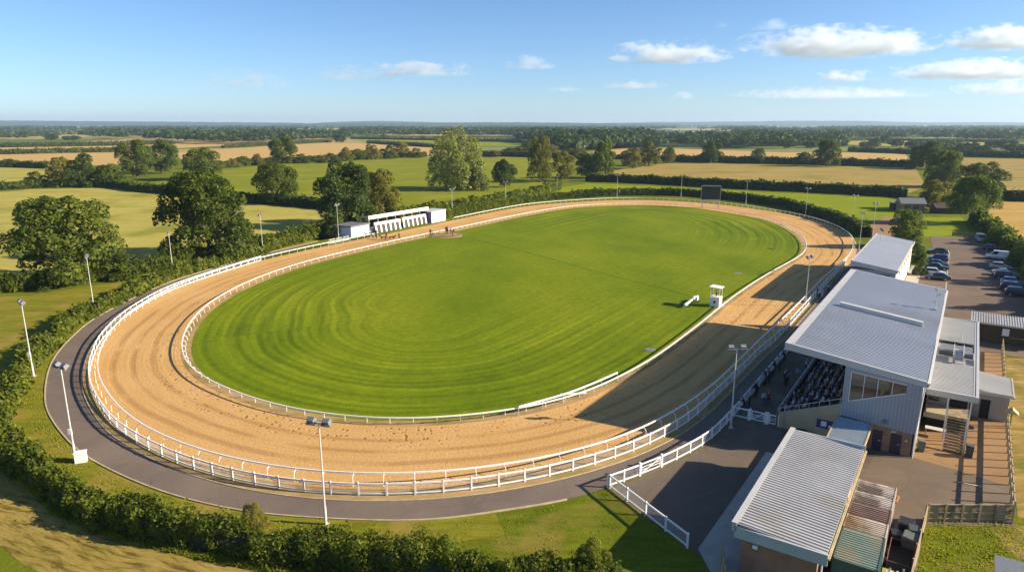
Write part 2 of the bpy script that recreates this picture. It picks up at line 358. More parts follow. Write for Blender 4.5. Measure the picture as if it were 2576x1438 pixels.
PX_O=[(509,691.7),(407,732.4),(318,788.5),(267,844.5),(244,900.5),(248,951.4),(287.7,1010),(333.7,1055.6),(441,1109.3),(545.3,1143.5),(664.4,1168.9),(767.6,1183.8),(884.7,1191),(1042.6,1191),(1200.5,1177.8),(1420,1140),(1553,1101),(1633,1069),(1774.8,982),(1851,912),(1921,843),(1997,773),(2073.6,694),(2109,666),(2139.8,635.6),(2147,607.5),(2137,586),(2099,563.5),(2035,543),(1965.8,529),(1920.8,521.4),(1794,506),(1654,497),(1539.6,497),(1437.8,502.3),(1310.5,513.8),(1100.8,554.5),(914.9,591.5),(833.5,607),(655,646)]
def loop(pxl, z, ccw, n, it):
    P=resample(catmull([G(u,v,z) for u,v in pxl],14,True),n=n,closed=True); P=smooth(P,it)
    A=np.sum(P[:,0]*np.roll(P[:,1],-1)-np.roll(P[:,0],-1)*P[:,1])
    return P[::-1].copy() if (A<0)==ccw else P
LAWN=loop(PX_L,0,True,480,30)                 # counter-clockwise
LN=-normals(LAWN)                              # outward
OUT=loop(PX_O,1.1,True,520,30)
def ray_to(P, D, Q):
    "first hit of P+D*t with closed polyline Q"
    A=Q; B=np.roll(Q,-1,0); E=B-A; out=np.empty(len(P))
    for i in range(len(P)):
        den=D[i,0]*E[:,1]-D[i,1]*E[:,0]; w=A-P[i]
        t=(w[:,0]*E[:,1]-w[:,1]*E[:,0])/den; u=(w[:,0]*D[i,1]-w[:,1]*D[i,0])/den
        ok=(t>0)&(u>=-1e-6)&(u<=1+1e-6); out[i]=t[ok].min()
    return out
TW=ray_to(LAWN,LN,OUT)
TW=smooth(TW[:,None],25)[:,0]
def strip(name, base, nrm, d0, d1, k, z, m, closed=True, attrs=True):
    n=len(base); V=[];al=[];ac=[]
    L=np.r_[0,np.cumsum(np.linalg.norm(np.diff(base,axis=0),axis=1))]
    for j in range(k+1):
        f=j/k; d=d0*(1-f)+d1*f; P=base+nrm*np.asarray(d).reshape(-1,1)
        V.append(np.c_[P,np.full(n,z)]); al.append(L); ac.append(np.asarray(d)*np.ones(n))
    V=np.vstack(V); Q=[]
    for j in range(k):
        for i in range(n if closed else n-1):
            i2=(i+1)%n; Q.append((j*n+i,(j+1)*n+i,(j+1)*n+i2,j*n+i2))
    me=np_mesh(name,V,np.array(Q),m,attrs={'along':np.concatenate(al),'across':np.concatenate(ac)})
    o=obj(name,me); 
    if me.polygons[0].normal.z<0: me.flip_normals()
    return o
o=strip('sand_track',LAWN,LN,np.full(480,-.15),TW+.9,12,.05,M['sand']); tag(o,'oval track of raked golden sand','track',kind='structure')
# lawn: rings from the edge to a central spine so that the mowing follows the bends
c0=W(12,72); c1=W(131,75); ax=(c1-c0)/np.linalg.norm(c1-c0)
tt=np.clip((LAWN-c0)@ax,0,np.linalg.norm(c1-c0)); SP=c0+tt[:,None]*ax; SP=smooth(SP,40)
dist=np.linalg.norm(LAWN-SP,axis=1); bend=np.clip(1-np.minimum(np.abs(tt-0),np.abs(tt-np.linalg.norm(c1-c0)))/32,.0,1); bend=smooth(bend[:,None],30)[:,0]
ALG=np.r_[0,np.cumsum(np.linalg.norm(np.diff(LAWN,axis=0),axis=1))]
K=30; V=[];E_=[];B_=[]
for j in range(K+1):
    f=j/K; V.append(np.c_[LAWN*(1-f)+SP*f,np.full(480,.075)]); E_.append(dist*f); B_.append(bend*.85+.15)
Q=[(j*480+i,j*480+(i+1)%480,(j+1)*480+(i+1)%480,(j+1)*480+i) for j in range(K) for i in range(480)]
lo=obj('lawn',np_mesh('lawn',np.vstack(V),np.array(Q),M['lawn'],attrs={'edge':np.concatenate(E_),'bend':np.concatenate(B_),'along':np.concatenate([ALG]*(K+1))})); tag(lo,'mown green infield with curved mowing stripes','lawn',kind='structure')
# tarmac path round the near bend, up both sides
PX_PE=[(808,604),(731.6,622),(655,640),(471,694),(382,727.4),(292.8,770.6),(229,806),(178,849.6),(140,893),(119.7,938.7),(113,1010),(131,1055.6),(166.8,1103),(208.6,1142),(283,1183.8),(387.3,1228.5),(506.5,1264),(655.5,1291),(767.6,1300),(953,1309),(1102,1306),(1251,1285),(1422,1258),(1510,1232),(1560,1216)]
PE=smooth(resample(catmull([G(*p) for p in PX_PE],10),n=240),12,False)
PX_FS=[(655,642),(509,686.6),(407,725),(318,776),(254.6,834),(229,888),(221.5,926),(230,965),(254.6,1010),(292,1052.7),(342.6,1085.4),(441,1133),(572,1173),(682,1194),(767.6,1204.6),(869.8,1212),(1001,1212),(1135,1204.6),(1266,1188),(1391,1164.4),(1449,1150.7),(1553,1120),(1642.4,1084.5),(1741.7,1028),(1846,933.7),(1920.8,862.6),(1954,836.6),(2020,765.3),(2063,719.5),(2104,676),(2130,650)]
CFN=smooth(resample(catmull([G(u,v,1.2) for u,v in PX_FS],10),n=330),12,False)      # crowd fence line
side=[tuple(W(s,15.9)) for s in (-16,-8,0,30,55,80,100)]
rightpath=[tuple(p) for p in CFN[::6]]
outer=[tuple(G(808,604))]+[tuple(p) for p in PE[3:-4:3]]+[tuple(W(-20.4,20.9)),tuple(W(-15.4,18.4)),tuple(W(-7,16.2)),tuple(W(0,16)),tuple(W(60,16)),tuple(W(100,15)),tuple(W(120,17)),tuple(W(119,19.6))]
inner=[tuple(p+np.array(q)*0) for p,q in zip(CFN[::6],CFN[::6])]
nf=normals(CFN,False)   # points to the outside or inside; make it point outwards (away from the lawn centre)
if np.mean(np.sum(nf*(CFN-LAWN.mean(0)),axis=1))<0: nf=-nf
fin=[tuple(p) for p in (CFN+nf*.75)[::5]]
poly=outer+fin[::-1]
o=sheet('path',poly,.03,M['tarmac']); tag(o,'grey tarmac path outside the track','path')
o=strip('dirt_strip',CFN,nf,np.full(330,-2.4),np.full(330,.95),3,.02,M['dirt'],False); tag(o,'strip of bare dirt under the white crowd fence','ground',kind='structure')
def kerb(name, P, w, z0, z1, m, label):
    P=np.asarray(P); n=normals(P,False); b=MB()
    for i in range(len(P)-1):
        a0=P[i]-n[i]*w/2;a1=P[i]+n[i]*w/2;b0=P[i+1]-n[i+1]*w/2;b1=P[i+1]+n[i+1]*w/2
        b.hexa([(*a0,z0),(*b0,z0),(*b1,z0),(*a1,z0),(*a0,z1),(*b0,z1),(*b1,z1),(*a1,z1)])
    o=b.build(name,m); return tag(o,label,'kerb',kind='structure')
kerb('kerb',PE[2:-7],.14,0,.10,M['kerb'],'pale edging along the outside of the tarmac path')
kerb('kerb',(CFN+nf*.85)[12:300],.12,0,.08,M['kerb'],'pale edging between the tarmac path and the dirt strip')
# yards by the stand
o=sheet('yard',[W(-20.4,20.7),W(-15.4,18.3),W(-7,16.1),W(0,15.9),W(70,15.9),W(98,14.8),W(98,3),W(60,5.5),W(50,-1),W(0,-1),W(-9,2.5),W(-27,2.5),W(-27,9),W(-25.4,12.6)],.012,M['apron']); tag(o,'worn tarmac yard in front of the stand','yard')
o=sheet('pavement',[W(-24.6,11.6),W(-6.3,11.3),W(-6.3,8.3),W(-27.5,8.3),W(-27.5,9.4)],.05,M['slab']); tag(o,'raised concrete pavement beside the long low building','pavement')
o=sheet('yard',[W(-25,-1.7),W(-12,-1.9),W(-8.3,-7.6),W(14.5,-7.6),W(48,-8.2),W(48,0),W(-9,3.2),W(-25,3.2)],.016,M['yard']); tag(o,'grey gravel yard behind the stand','yard')
o=sheet('yard',[W(.2,-.1),W(-1.3,-7.55),W(43,-7.8),W(43,-.1)],.024,M['brownyard']); tag(o,'reddish brown concrete yard at the stair foot','yard')
o=sheet('car_park',[W(40,-14),W(40,1),W(58,6.5),W(62,5.8),W(124,4.2),W(150,6),W(153,-4),W(150,-8),W(120,-13),W(80,-15)],.03,M['carpark']); tag(o,'tarmac car park with worn white bay lines','car park')
o=sheet('pavement',[W(58,6.7),W(58,4.6),W(101,4.6),W(101,7)],.04,M['slab']); tag(o,'pale concrete strip along the small grey building','pavement')
b=MB()
for s in (45,): pass
b.add([(*W(60,-.55),.036),(*W(124,.6),.036),(*W(124,.75),.036),(*W(60,-.4),.036)],[(0,1,2,3)])
for s in np.arange(76,126,2.6): b.add([(*W(s,5.0),.036),(*W(s,.2),.036),(*W(s+.1,.2),.036),(*W(s+.1,5.0),.036)],[(0,1,2,3)])
M['worn_white']=plain('worn_road_paint',(.5,.44,.36),.8,.35,.8,0,0,'world'); tag(b.build('bay_line',M['worn_white']),'worn white bay lines painted on the car park','road marking',kind='structure')
o=sheet('road',px((2170,575),(2225,545),(2300,543),(2325,548),(2300,575),(2245,600),(2330,622),(2260,640)),.02,M['brownyard']); tag(o,'brown gravel track beyond the bend','road')
# fields
FL=[('field','hay yellow meadow with dry patches behind the two big oaks','meadow',[(-260,470),(0,482),(76,475),(229,472.5),(300,474),(360,484),(420,487),(600,509),(660,513),(795,519.5),(838,527),(838,560),(790,580),(655,612),(560,632),(330,682),(100,722),(0,730),(-300,735)]),
('field','narrow yellow field strip at the left','meadow',[(-200,420),(0,421),(127,425),(120,452),(0,458),(-200,460)]),
('field','straw stubble field between dark hedges at the left','straw',[(-300,389),(0,389),(305,383),(330,412),(125,421),(0,416),(-300,416)]),
('field','long straw stubble strip furthest to the left','straw',[(-300,372),(0,371),(305,366),(480,358),(655,353),(640,362),(305,380),(0,386),(-300,387)]),
('field','broad straw field behind the hedgerow bushes','straw',[(440,384),(655,368),(833,358),(925,361),(1088,371),(1100,391),(910,397),(655,411),(560,421),(470,416)]),
('field','green strip between low dark hedges','lime',[(884,351),(1088,354),(1310,358),(1310,367),(1088,368),(925,358)]),
('field','pale straw strip at the wood edge','straw',[(884,346),(1088,345),(1200,347),(1310,349.5),(1310,356),(1088,352),(884,348.5)]),
('field','large green pasture behind the tall pale poplars','green',[(330,468),(560,427),(655,415),(782,408),(910,400),(1072,395),(1218,395),(1310,396),(1433,400),(1440,430),(1400,460),(1113,530),(1012,545),(872,565),(838,530),(795,516),(655,508),(600,506),(420,484),(360,482)]),
('field','straw field in front of the dense wood','straw',[(1430,397),(1500,382),(1565,373),(1720,374),(1966,383),(2135,383),(2277,387),(2303,418),(1966,409),(1692,403),(1565,397)]),
('field','tan pasture beyond the far dark hedge','tan',[(1476,448),(1565,425),(1692,408),(1966,414.5),(2303,423),(2330,470),(2277,488),(2099,478),(1820,464),(1616,453)]),
('field','tan field right of the tree row','tan',[(2380,396),(2576,399),(2760,402),(2760,503),(2481,499),(2430,460)]),
('field','golden crop with wheel tracks at the right','gold',[(2481,506),(2576,508),(2760,512),(2760,640),(2590,610),(2520,570),(2490,540)]),
('field','green field strip far right','lime',[(2135,371),(2290,374),(2420,378),(2576,381),(2576,394),(2397,390),(2277,384),(2135,379)]),
('field','yellow field strip below the right woods','meadow',[(1990,345),(2200,352),(2560,360),(2576,372),(2290,370),(2010,357)]),
('field','bright mown grass beyond the far bend','lime',[(1310,497),(1400,472),(1476,460),(1616,466),(1820,477),(1966,484),(2099,491),(2277,500),(2290,530),(2200,560),(2100,550),(1966,512),(1692,488),(1540,484),(1438,489)]),
('field','bright lawn beside the far car park','lime',[(2318,545),(2420,545),(2440,585),(2452,597),(2325,594)]),
('field','stubble field with curving rows in the near corner','stubble',[(-330,1000),(-60,1040),(-20,1110),(20,1170),(134,1290),(298,1352),(506,1402),(767,1452),(900,1500),(500,1520),(200,1480),(60,1420),(0,1370),(-330,1250)]),
('field','rough grass bank inside the near hedge','rough',[(790,1306),(953,1312),(1102,1309),(1251,1288),(1422,1261),(1510,1236),(1533,1228),(1640,1310),(1731,1373),(1860,1480),(1400,1500),(1072,1450),(834,1398),(700,1360)]),
('field','rough grass plot behind the timber fence','rough',[(2331,1310),(2560,1312),(2700,1360),(2700,1560),(2290,1520),(2310,1400)]),
('field','dry brown patch of grass at the right edge of the fenced plot','drygrass',[(2490,1322),(2560,1316),(2700,1362),(2700,1420),(2560,1402),(2515,1360)]),
('field','dry brown paddock right of the rail fence','drygrass',[(2530,900),(2700,900),(2750,1310),(2560,1300),(2548,1180),(2535,1000)]),
('field','mown verge between the track hedge and the outer hedge','verge',[(0,745),(100,738),(330,704),(560,652),(706,622),(795,598),(872,580),(1012,556),(1113,545),(1311,512),(1420,480),(1420,474),(1113,536),(1012,548),(850,578),(800,606),(560,672),(380,722),(230,780),(80,872),(20,940),(-120,1100),(-300,1000),(-300,760)])]
for i,(nm,lb,mt,pts) in enumerate(FL): tag(sheet(nm,px(*pts),.006+.004*(i%3) if min(p[1] for p in pts)>430 else .10,M[mt]),lb,'field')
PN=normals(PE,False); PN=-PN if np.mean(np.sum(PN*(PE-LAWN.mean(0)),axis=1))<0 else PN
vg=strip('verge',PE[:225],PN[:225],np.full(225,.02),np.full(225,3.2),2,.018,M['verge'],False); tag(vg,'yellowing grass verge along the tarmac path','verge',kind='structure')
# far hills on the horizon
def hills(name,label,y,pts,depth=900):
    b=MB(); n=len(pts); X=[p[0] for p in pts]
    us=np.linspace(X[0],X[-1],90); vs=np.interp(us,X,[p[1] for p in pts])+rng.normal(0,.25,90)
    V=[]
    for u,v in zip(us,vs):
        x=(u-CX)/FPX*(y*_c+7); zt=max(1,top_height(y,v)); V+=[(x,y-depth,-1.0),(x,y-depth*.35,zt*.72),(x,y,zt),(x,y+depth,0)]
    F=[(4*i+j,4*i+4+j,4*i+5+j,4*i+1+j) for i in range(89) for j in range(3)]
    o=b.add(V,F).build(name,M['wood'],smooth=True); tag(o,label,'hills',kind='structure')
hills('hills','blue wooded ridge along the left horizon',8600,[(-500,301.5),(0,302.5),(200,304),(420,305.5),(650,307.5),(760,308.5)])
hills('hills','small blue hill on the horizon near the centre',9000,[(780,309.5),(860,305.5),(950,303.5),(1060,306),(1160,309.5)])
hills('hills','long pale blue ridge along the right horizon',10500,[(1490,310),(1640,306.5),(1800,305.5),(2000,303.5),(2150,303.5),(2330,307.5),(2480,306.5),(2600,308),(3000,309)])
hills('hills','low wooded rise in the middle of the horizon',6200,[(700,312),(900,309),(1150,307.5),(1300,307),(1450,308.5),(1700,311)],500)
# ------------------------------------------------------------------ foliage
def diamonds(P, N, Sz, asp=.62, fold=.18):
    n=len(P); N=N/np.maximum(np.linalg.norm(N,axis=1),1e-6)[:,None]
    r=rng.normal(size=(n,3)); t=np.cross(N,r); t/=np.maximum(np.linalg.norm(t,axis=1),1e-6)[:,None]; b=np.cross(N,t)
    Sz=np.broadcast_to(np.asarray(Sz,float),(n,))[:,None]
    V=np.stack([P-t*Sz,P+b*Sz*asp+N*Sz*fold,P+t*Sz,P-b*Sz*asp+N*Sz*fold],1).reshape(-1,3)
    return V, np.arange(4*n).reshape(n,4)
def rdir(n):
    d=rng.normal(size=(n,3)); return d/np.linalg.norm(d,axis=1)[:,None]
def crown_pts(kind, n, size):
    "leaf clumps of a crown that fills x,y in -.5...5 and z up to 1"
    L=[]
    if kind=='oak':
        k=46
        for i in range(k):
            th=rng.uniform(0,2*math.pi); zz=rng.uniform(0,1)
            rad=.40*math.sqrt(max(0,1-(zz*1.02-.38)**2/.44))*rng.uniform(.5,1.12) if zz<1 else .1
            L.append((rad*math.cos(th),rad*math.sin(th),.20+.66*zz,rng.uniform(.055,.17)))
        L+= [(0,0,.55,.25),(.1,.1,.4,.2),(-.1,-.08,.42,.2)]
    elif kind=='round':
        for i in range(34):
            d=rdir(1)[0]; L.append((d[0]*.34,d[1]*.34,.54+d[2]*.33,rng.uniform(.09,.15)))
        L.append((0,0,.53,.3))
    elif kind=='poplar':
        stems=[(-.30,-.02,.84),(-.14,.08,.96),(.03,-.06,1.0),(.16,.10,.95),(.28,-.02,.88),(.38,.08,.62),(0,.2,.9),(0,-.22,.85),(-.24,.2,.8),(.24,-.2,.78),(-.36,-.1,.62)]
        for sx,sy,h in stems:
            for z in np.linspace(.10,h-.05,11):
                w=.155*(1-(z/h)**3*.7); L.append((sx*(.75+.35*z)+rng.normal(0,.014),sy+rng.normal(0,.014),z,w*rng.uniform(.7,1.15)))
    elif kind=='column':
        for z in np.linspace(.15,.93,20):
            w=.30*math.sin(math.pi*(.12+.82*z))**.8; L.append((rng.normal(0,.10),rng.normal(0,.10),z,w*rng.uniform(.6,1.0)))
    elif kind=='bush':
        for i in range(26):
            th=rng.uniform(0,2*math.pi); r=math.sqrt(rng.uniform(0,1))*.36; z=.12+.62*(1-(r/.42)**2)*rng.uniform(.5,1.1)
            L.append((r*math.cos(th),r*math.sin(th),max(.1,z),rng.uniform(.10,.17)))
    elif kind=='wide':
        for i in range(40):
            th=rng.uniform(0,2*math.pi); r=rng.uniform(.05,.40); z=.10+(.70*math.sqrt(max(0,1-(r/.46)**2)))*rng.uniform(.25,1.1)
            L.append((r*math.cos(th),r*math.sin(th),z,rng.uniform(.09,.15)))
    L=np.array(L); p=L[:,3]**2; p/=p.sum(); idx=rng.choice(len(L),int(n*1.5),p=p)
    d=rdir(len(idx)); d[:,2]=np.where(d[:,2]<-.45,-d[:,2],d[:,2])
    C=L[idx,:3]; r=L[idx,3]; P=C+d*(r*rng.uniform(.72,1.06,len(idx)))[:,None]
    # thin out what lies deep inside other lobes
    ins=np.zeros(len(P))
    for c in L: ins=np.maximum(ins,1-np.linalg.norm(P-c[:3],axis=1)/c[3])
    keep=(ins<.28)|(rng.random(len(P))<.22); P=P[keep]; d=d[keep]; 
    P=P[:n]; d=d[:n]
    for ax_ in (0,1):
        a,b=np.percentile(P[:,ax_],[.8,99.2]); P[:,ax_]=(P[:,ax_]-(a+b)/2)/(b-a)*.96
    a,b=np.percentile(P[:,2],[1.0,99.6]); zl={'oak':.10,'round':.10,'poplar':.04,'column':.06,'bush':.0,'wide':.03}[kind]; P[:,2]=zl+(P[:,2]-a)/(b-a)*(.985-zl)
    N=d*.75+rdir(len(P))*.75+np.array([0,0,.25])
    sz=size*np.where(rng.random(len(P))<.2,rng.uniform(1.3,1.9,len(P)),rng.uniform(.5,1.1,len(P)))
    return diamonds(P,N,sz)
def trunk_mb(kind, b=None):
    b=b or MB()
    h=.42 if kind in('oak','round','wide') else .8
    r=.028 if kind=='oak' else .022
    pts=[(0,0,-.01),(.004,.003,.03),(.01,-.006,h*.5),(.0,.01,h)]
    b.tube(pts,[r*1.6,r*1.1,r*.8,r*.4],7)
    for i in range(9 if kind in('oak','round') else 5):
        a=i*2.4+.3; z0=h*(.38+.06*i); l=.26+.08*(i%3)
        m=(math.cos(a)*l*.5,math.sin(a)*l*.5,z0+.13); e=(math.cos(a)*l*1.1,math.sin(a)*l*1.1,z0+.24+.05*(i%2))
        b.tube([(0,0,z0),m,e],[r*.55,r*.34,r*.1],5)
    return b
PROTO={}
LODS={'near':(17000,.0165),'mid':(4600,.030),'far':(750,.066)}
def proto(kind, leafmat, lod):
    k=(kind,leafmat,lod)
    if k not in PROTO:
        n,sz=LODS[lod]; V,Q=crown_pts(kind,n,sz); PROTO[k]=np_mesh('crown',V,Q,M[leafmat])
    kt=('t',kind)
    if kt not in PROTO: PROTO[kt]=trunk_mb(kind).mesh('trunk',M['bark'])
    return PROTO[k],PROTO[kt]
def tree(name, u, vb, vt, wpx, kind, leaf, lod, label, group=None, cat='tree', rz=None, dz=0):
    x,y=G(u,vb); dep=y*_c+CAMH*_s; h=max(1.5,top_height(y,vt)); w=wpx/FPX*dep*(.90 if wpx>60 else 1.0)
    cr,tr=proto(kind,leaf,lod)
    e=empty(name,(x,y,0),0,label,cat,group); rz=random.uniform(0,6.28) if rz is None else rz
    obj('crown',cr,e,(0,0,0),rz,(w,w,h)); obj('trunk',tr,e,(0,0,0),rz,(w,w,h)); return e
TREES=[ # u, base v, top v, width px, kind, leaf, lod, label
('oak_tree',172,706,492,282,'oak','leaf','near','big round dark oak standing by the outer hedge at the left edge'),
('oak_tree',528,648,430,250,'oak','leaf','near','tallest ragged oak with pale bare limbs showing, second big tree from the left'),
('oak_tree',700,512,408,118,'round','leaf','near','compact rounded oak on the field hedge left of the starting stalls'),
('oak_tree',872,572,403,160,'oak','leaf_dark','near','dark spreading oak right behind the left hut of the starting stalls'),
('willow_tree',958,560,425,110,'round','leaf_olive','near','olive green tree leaning against the dark oak behind the starting stalls'),
('bush',985,556,480,60,'bush','leaf_olive','mid','yellowish bush at the right foot of the olive tree'),
('small_tree',158,462,395,72,'round','leaf_olive','mid','small pale green tree at the left end of the field hedge clump'),
('oak_tree',215,468,386,105,'wide','leaf_dark','near','dark domed tree in the middle of the left field hedge clump'),
('small_tree',280,468,412,80,'wide','leaf','mid','low rounded tree at the right end of the left field hedge clump'),
('bush',95,466,430,58,'bush','leaf','mid','lone round bush at the edge of the yellow meadow'),
('bush',22,420,399,40,'bush','leaf_dark','mid','small dark bush on the straw field hedge at the far left'),
('poplar_tree',345,446,351,92,'round','leaf','near','tall ragged tree with dead branches at the straw field, left of a pair'),
('oak_tree',408,436,350,90,'round','leaf_dark','near','tall darker tree at the straw field, right of a pair'),
('oak_tree',516,452,370,105,'round','leaf','near','broad grey green tree standing directly behind the tallest oak'),
('ash_tree',714,412,343,74,'round','leaf','near','tall tree at the hedgerow in front of the straw field, left of centre'),
('poplar_tree',1150,476,322,148,'poplar','leaf_light','near','big clump of tall pale poplars in the middle of the picture'),
('poplar_tree',1205,478,405,70,'bush','leaf_light','mid','pale lower shoots at the right foot of the tall poplars'),
('round_tree',1270,470,400,68,'round','leaf_dark','near','dark round tree just right of the tall pale poplars'),
('poplar_tree',1358,458,343,64,'oak','leaf_olive','near','tall olive tree by the end of the green pasture hedge'),
('bush_tree',1412,454,381,72,'round','leaf_olive','mid','bushy lower tree right beside the tall olive tree'),
('oak_tree',1478,446,388,56,'round','leaf','mid','dark bushy tree at the corner of the tan pasture'),
('ash_tree',1516,448,353,58,'oak','leaf','mid','tall leaning tree with bare trunk at the corner of the tan pasture'),
('small_tree',1590,424,372,54,'round','leaf_olive','mid','round tree with short trunk, left of two on the tan pasture edge'),
('small_tree',1632,417,356,58,'oak','leaf_olive','mid','taller round tree, right of two on the tan pasture edge'),
('small_tree',1683,410,367,34,'column','leaf_olive','mid','narrow brownish tree between the two straw fields'),
('oak_tree',1787,409,354,66,'oak','leaf_dark','near','lone dark oak on the hedge line behind the scoreboard field'),
('small_tree',1907,411,371,34,'column','leaf_dark','mid','narrow dark tree on the hedge line right of the lone oak'),
('small_tree',2023,413,382,42,'oak','leaf_dark','mid','small dark tree beside a much taller one on the far hedge line'),
('oak_tree',2078,418,350,72,'oak','leaf','near','tall tree with leaning crown on the far hedge line'),
('oak_tree',2330,424,354,100,'wide','leaf','near','furthest spreading tree of the tree row at the right'),
('oak_tree',2375,470,378,100,'oak','leaf','near','large mid green tree in the middle of the right tree row'),
('oak_tree',2462,500,408,120,'oak','leaf_dark','near','darkest tree of the right tree row, standing over the field'),
('ash_tree',2440,562,440,108,'round','leaf_bright','near','bright green tree nearest the car park in the right tree row'),
('small_tree',2352,526,452,86,'round','leaf_olive','mid','olive tree hiding half of the distant brick house'),
('small_tree',2276,622,524,88,'oak','leaf_bright','near','young tree with thin trunk behind the small grey building'),
('bush_tree',2515,615,562,70,'bush','leaf_bright','near','rounded shrub at the upper corner of the car park'),
('bush_tree',2578,668,592,90,'bush','leaf_bright','near','rounded shrub beside the white van in the car park'),
('bush_tree',2622,716,622,100,'wide','leaf_bright','near','tall bright shrub behind the silver cars at the right edge'),
('bush_tree',2650,778,672,100,'wide','leaf','near','dark shrub behind the black estate car at the right edge'),
('bush',2310,660,622,40,'bush','leaf_bright','mid','small bush on the grass strip beside the small grey building'),
('bush',2312,690,655,34,'bush','leaf','mid','dark bush at the corner of the parking row'),
('bush',2300,632,600,50,'bush','leaf_bright','mid','yellow green bush under the young tree'),
('bush',640,1330,1264,78,'bush','leaf_olive','near','straggly brown tipped bush rising out of the near hedge'),
('bush',1120,1432,1340,92,'bush','leaf_bright','near','bright lime bush growing through the near hedge'),
('bush',1488,1462,1355,112,'bush','hedge','near','rounded bush with pale tips at the right end of the near hedge'),
('bush',440,655,618,70,'bush','leaf_olive','mid','low scrub at the left foot of the tallest oak'),
('bush',610,628,575,90,'bush','leaf','mid','dense scrub at the right foot of the tallest oak'),
('bush',300,700,640,100,'bush','leaf','mid','dense scrub between the two big oaks at the left'),
('bush',840,590,545,90,'bush','leaf','mid','scrub between the left hut and the dark oak'),
('bush',1480,421,402,22,'bush','leaf_olive','mid','small scrub bush in front of the corner trees'),
]
M['deadwood']=plain('bleached_dead_wood',(.40,.35,.28),.85,.2,3)
for a in TREES:
    old=a[7].startswith(('tallest ragged','tall ragged')); e=tree(*a,rz=.4 if old else None)
    if old:
        b=MB(); sc_=e.children[0].scale
        for x,z,x2,z2 in ((-.05,.52,-.20,.66),(-.12,.59,-.13,.70),(.06,.45,.20,.55),(.12,.50,.16,.60),(-.02,.40,-.16,.44),(.02,.58,.05,.72)):
            b.tube([(x*sc_[0],-.20*sc_[1],z*sc_[2]),((x+x2)/2*sc_[0],-.44*sc_[1],(z+z2)/2*sc_[2]+.2),(x2*sc_[0],-.50*sc_[1],z2*sc_[2])],[.20,.13,.04],5)
        b.build('dead_branch',M['deadwood'],e)
# hedgerow bushes in front of the straw field, left of the poplars
for i,(u,vb,vt,w) in enumerate([(612,417,392,44),(648,415,386,40),(760,410,386,46),(800,408,390,40),(838,407,384,44),(870,404,370,48),(900,402,374,44),(935,400,362,52),(975,398,364,54),(1010,396,356,40),(1045,396,372,44),(820,409,394,36),(680,414,394,34),(585,420,398,40)]):
    tree('hedgerow_bush',u,vb,vt,w,'bush' if i%3 else 'round','leaf_olive' if i%2 else 'leaf','mid','one of the rounded bushes in the hedgerow left of the tall poplars','bushes in the hedgerow left of the poplars','bush')
for i,(u,vb,vt,w) in enumerate([(1240,394,378,40),(1285,392,370,44),(1310,390,366,30),(1335,392,350,40),(1380,392,362,50),(1430,396,372,44),(1455,398,370,40)]):
    tree('hedgerow_bush',u,vb,vt,w,'round','leaf' if i%2 else 'leaf_olive','mid','one of the dark hedgerow trees right behind the tall poplars','hedgerow trees right of the poplars','tree')
# far single trees in the fields and hedge lines
fars=[(62,346,330,26),(130,352,335,34),(180,352,340,40),(855,358,336,32),(965,349,337,18),(1064,351,340,14),(1138,349,338,20),(1820,372,352,46),(1980,372,346,50),(2040,372,352,40),(2120,368,346,30),(2200,370,345,34),(2225,362,338,24),(2255,368,350,40),(2300,374,352,46),(2420,388,362,36),(2440,386,356,40),(2470,388,364,44),(2556,388,360,60),(2385,384,366,40),(2100,364,350,26),(2180,372,354,36),(2500,372,352,40),(2530,372,350,50),(1640,374,350,40),(1560,372,346,50)]
for i,(u,vb,vt,w) in enumerate(fars):
    tree('distant_tree',u,vb,vt,w,'round','wood','mid','one of the small hazy trees standing singly between the far fields','hazy single trees among the far fields')
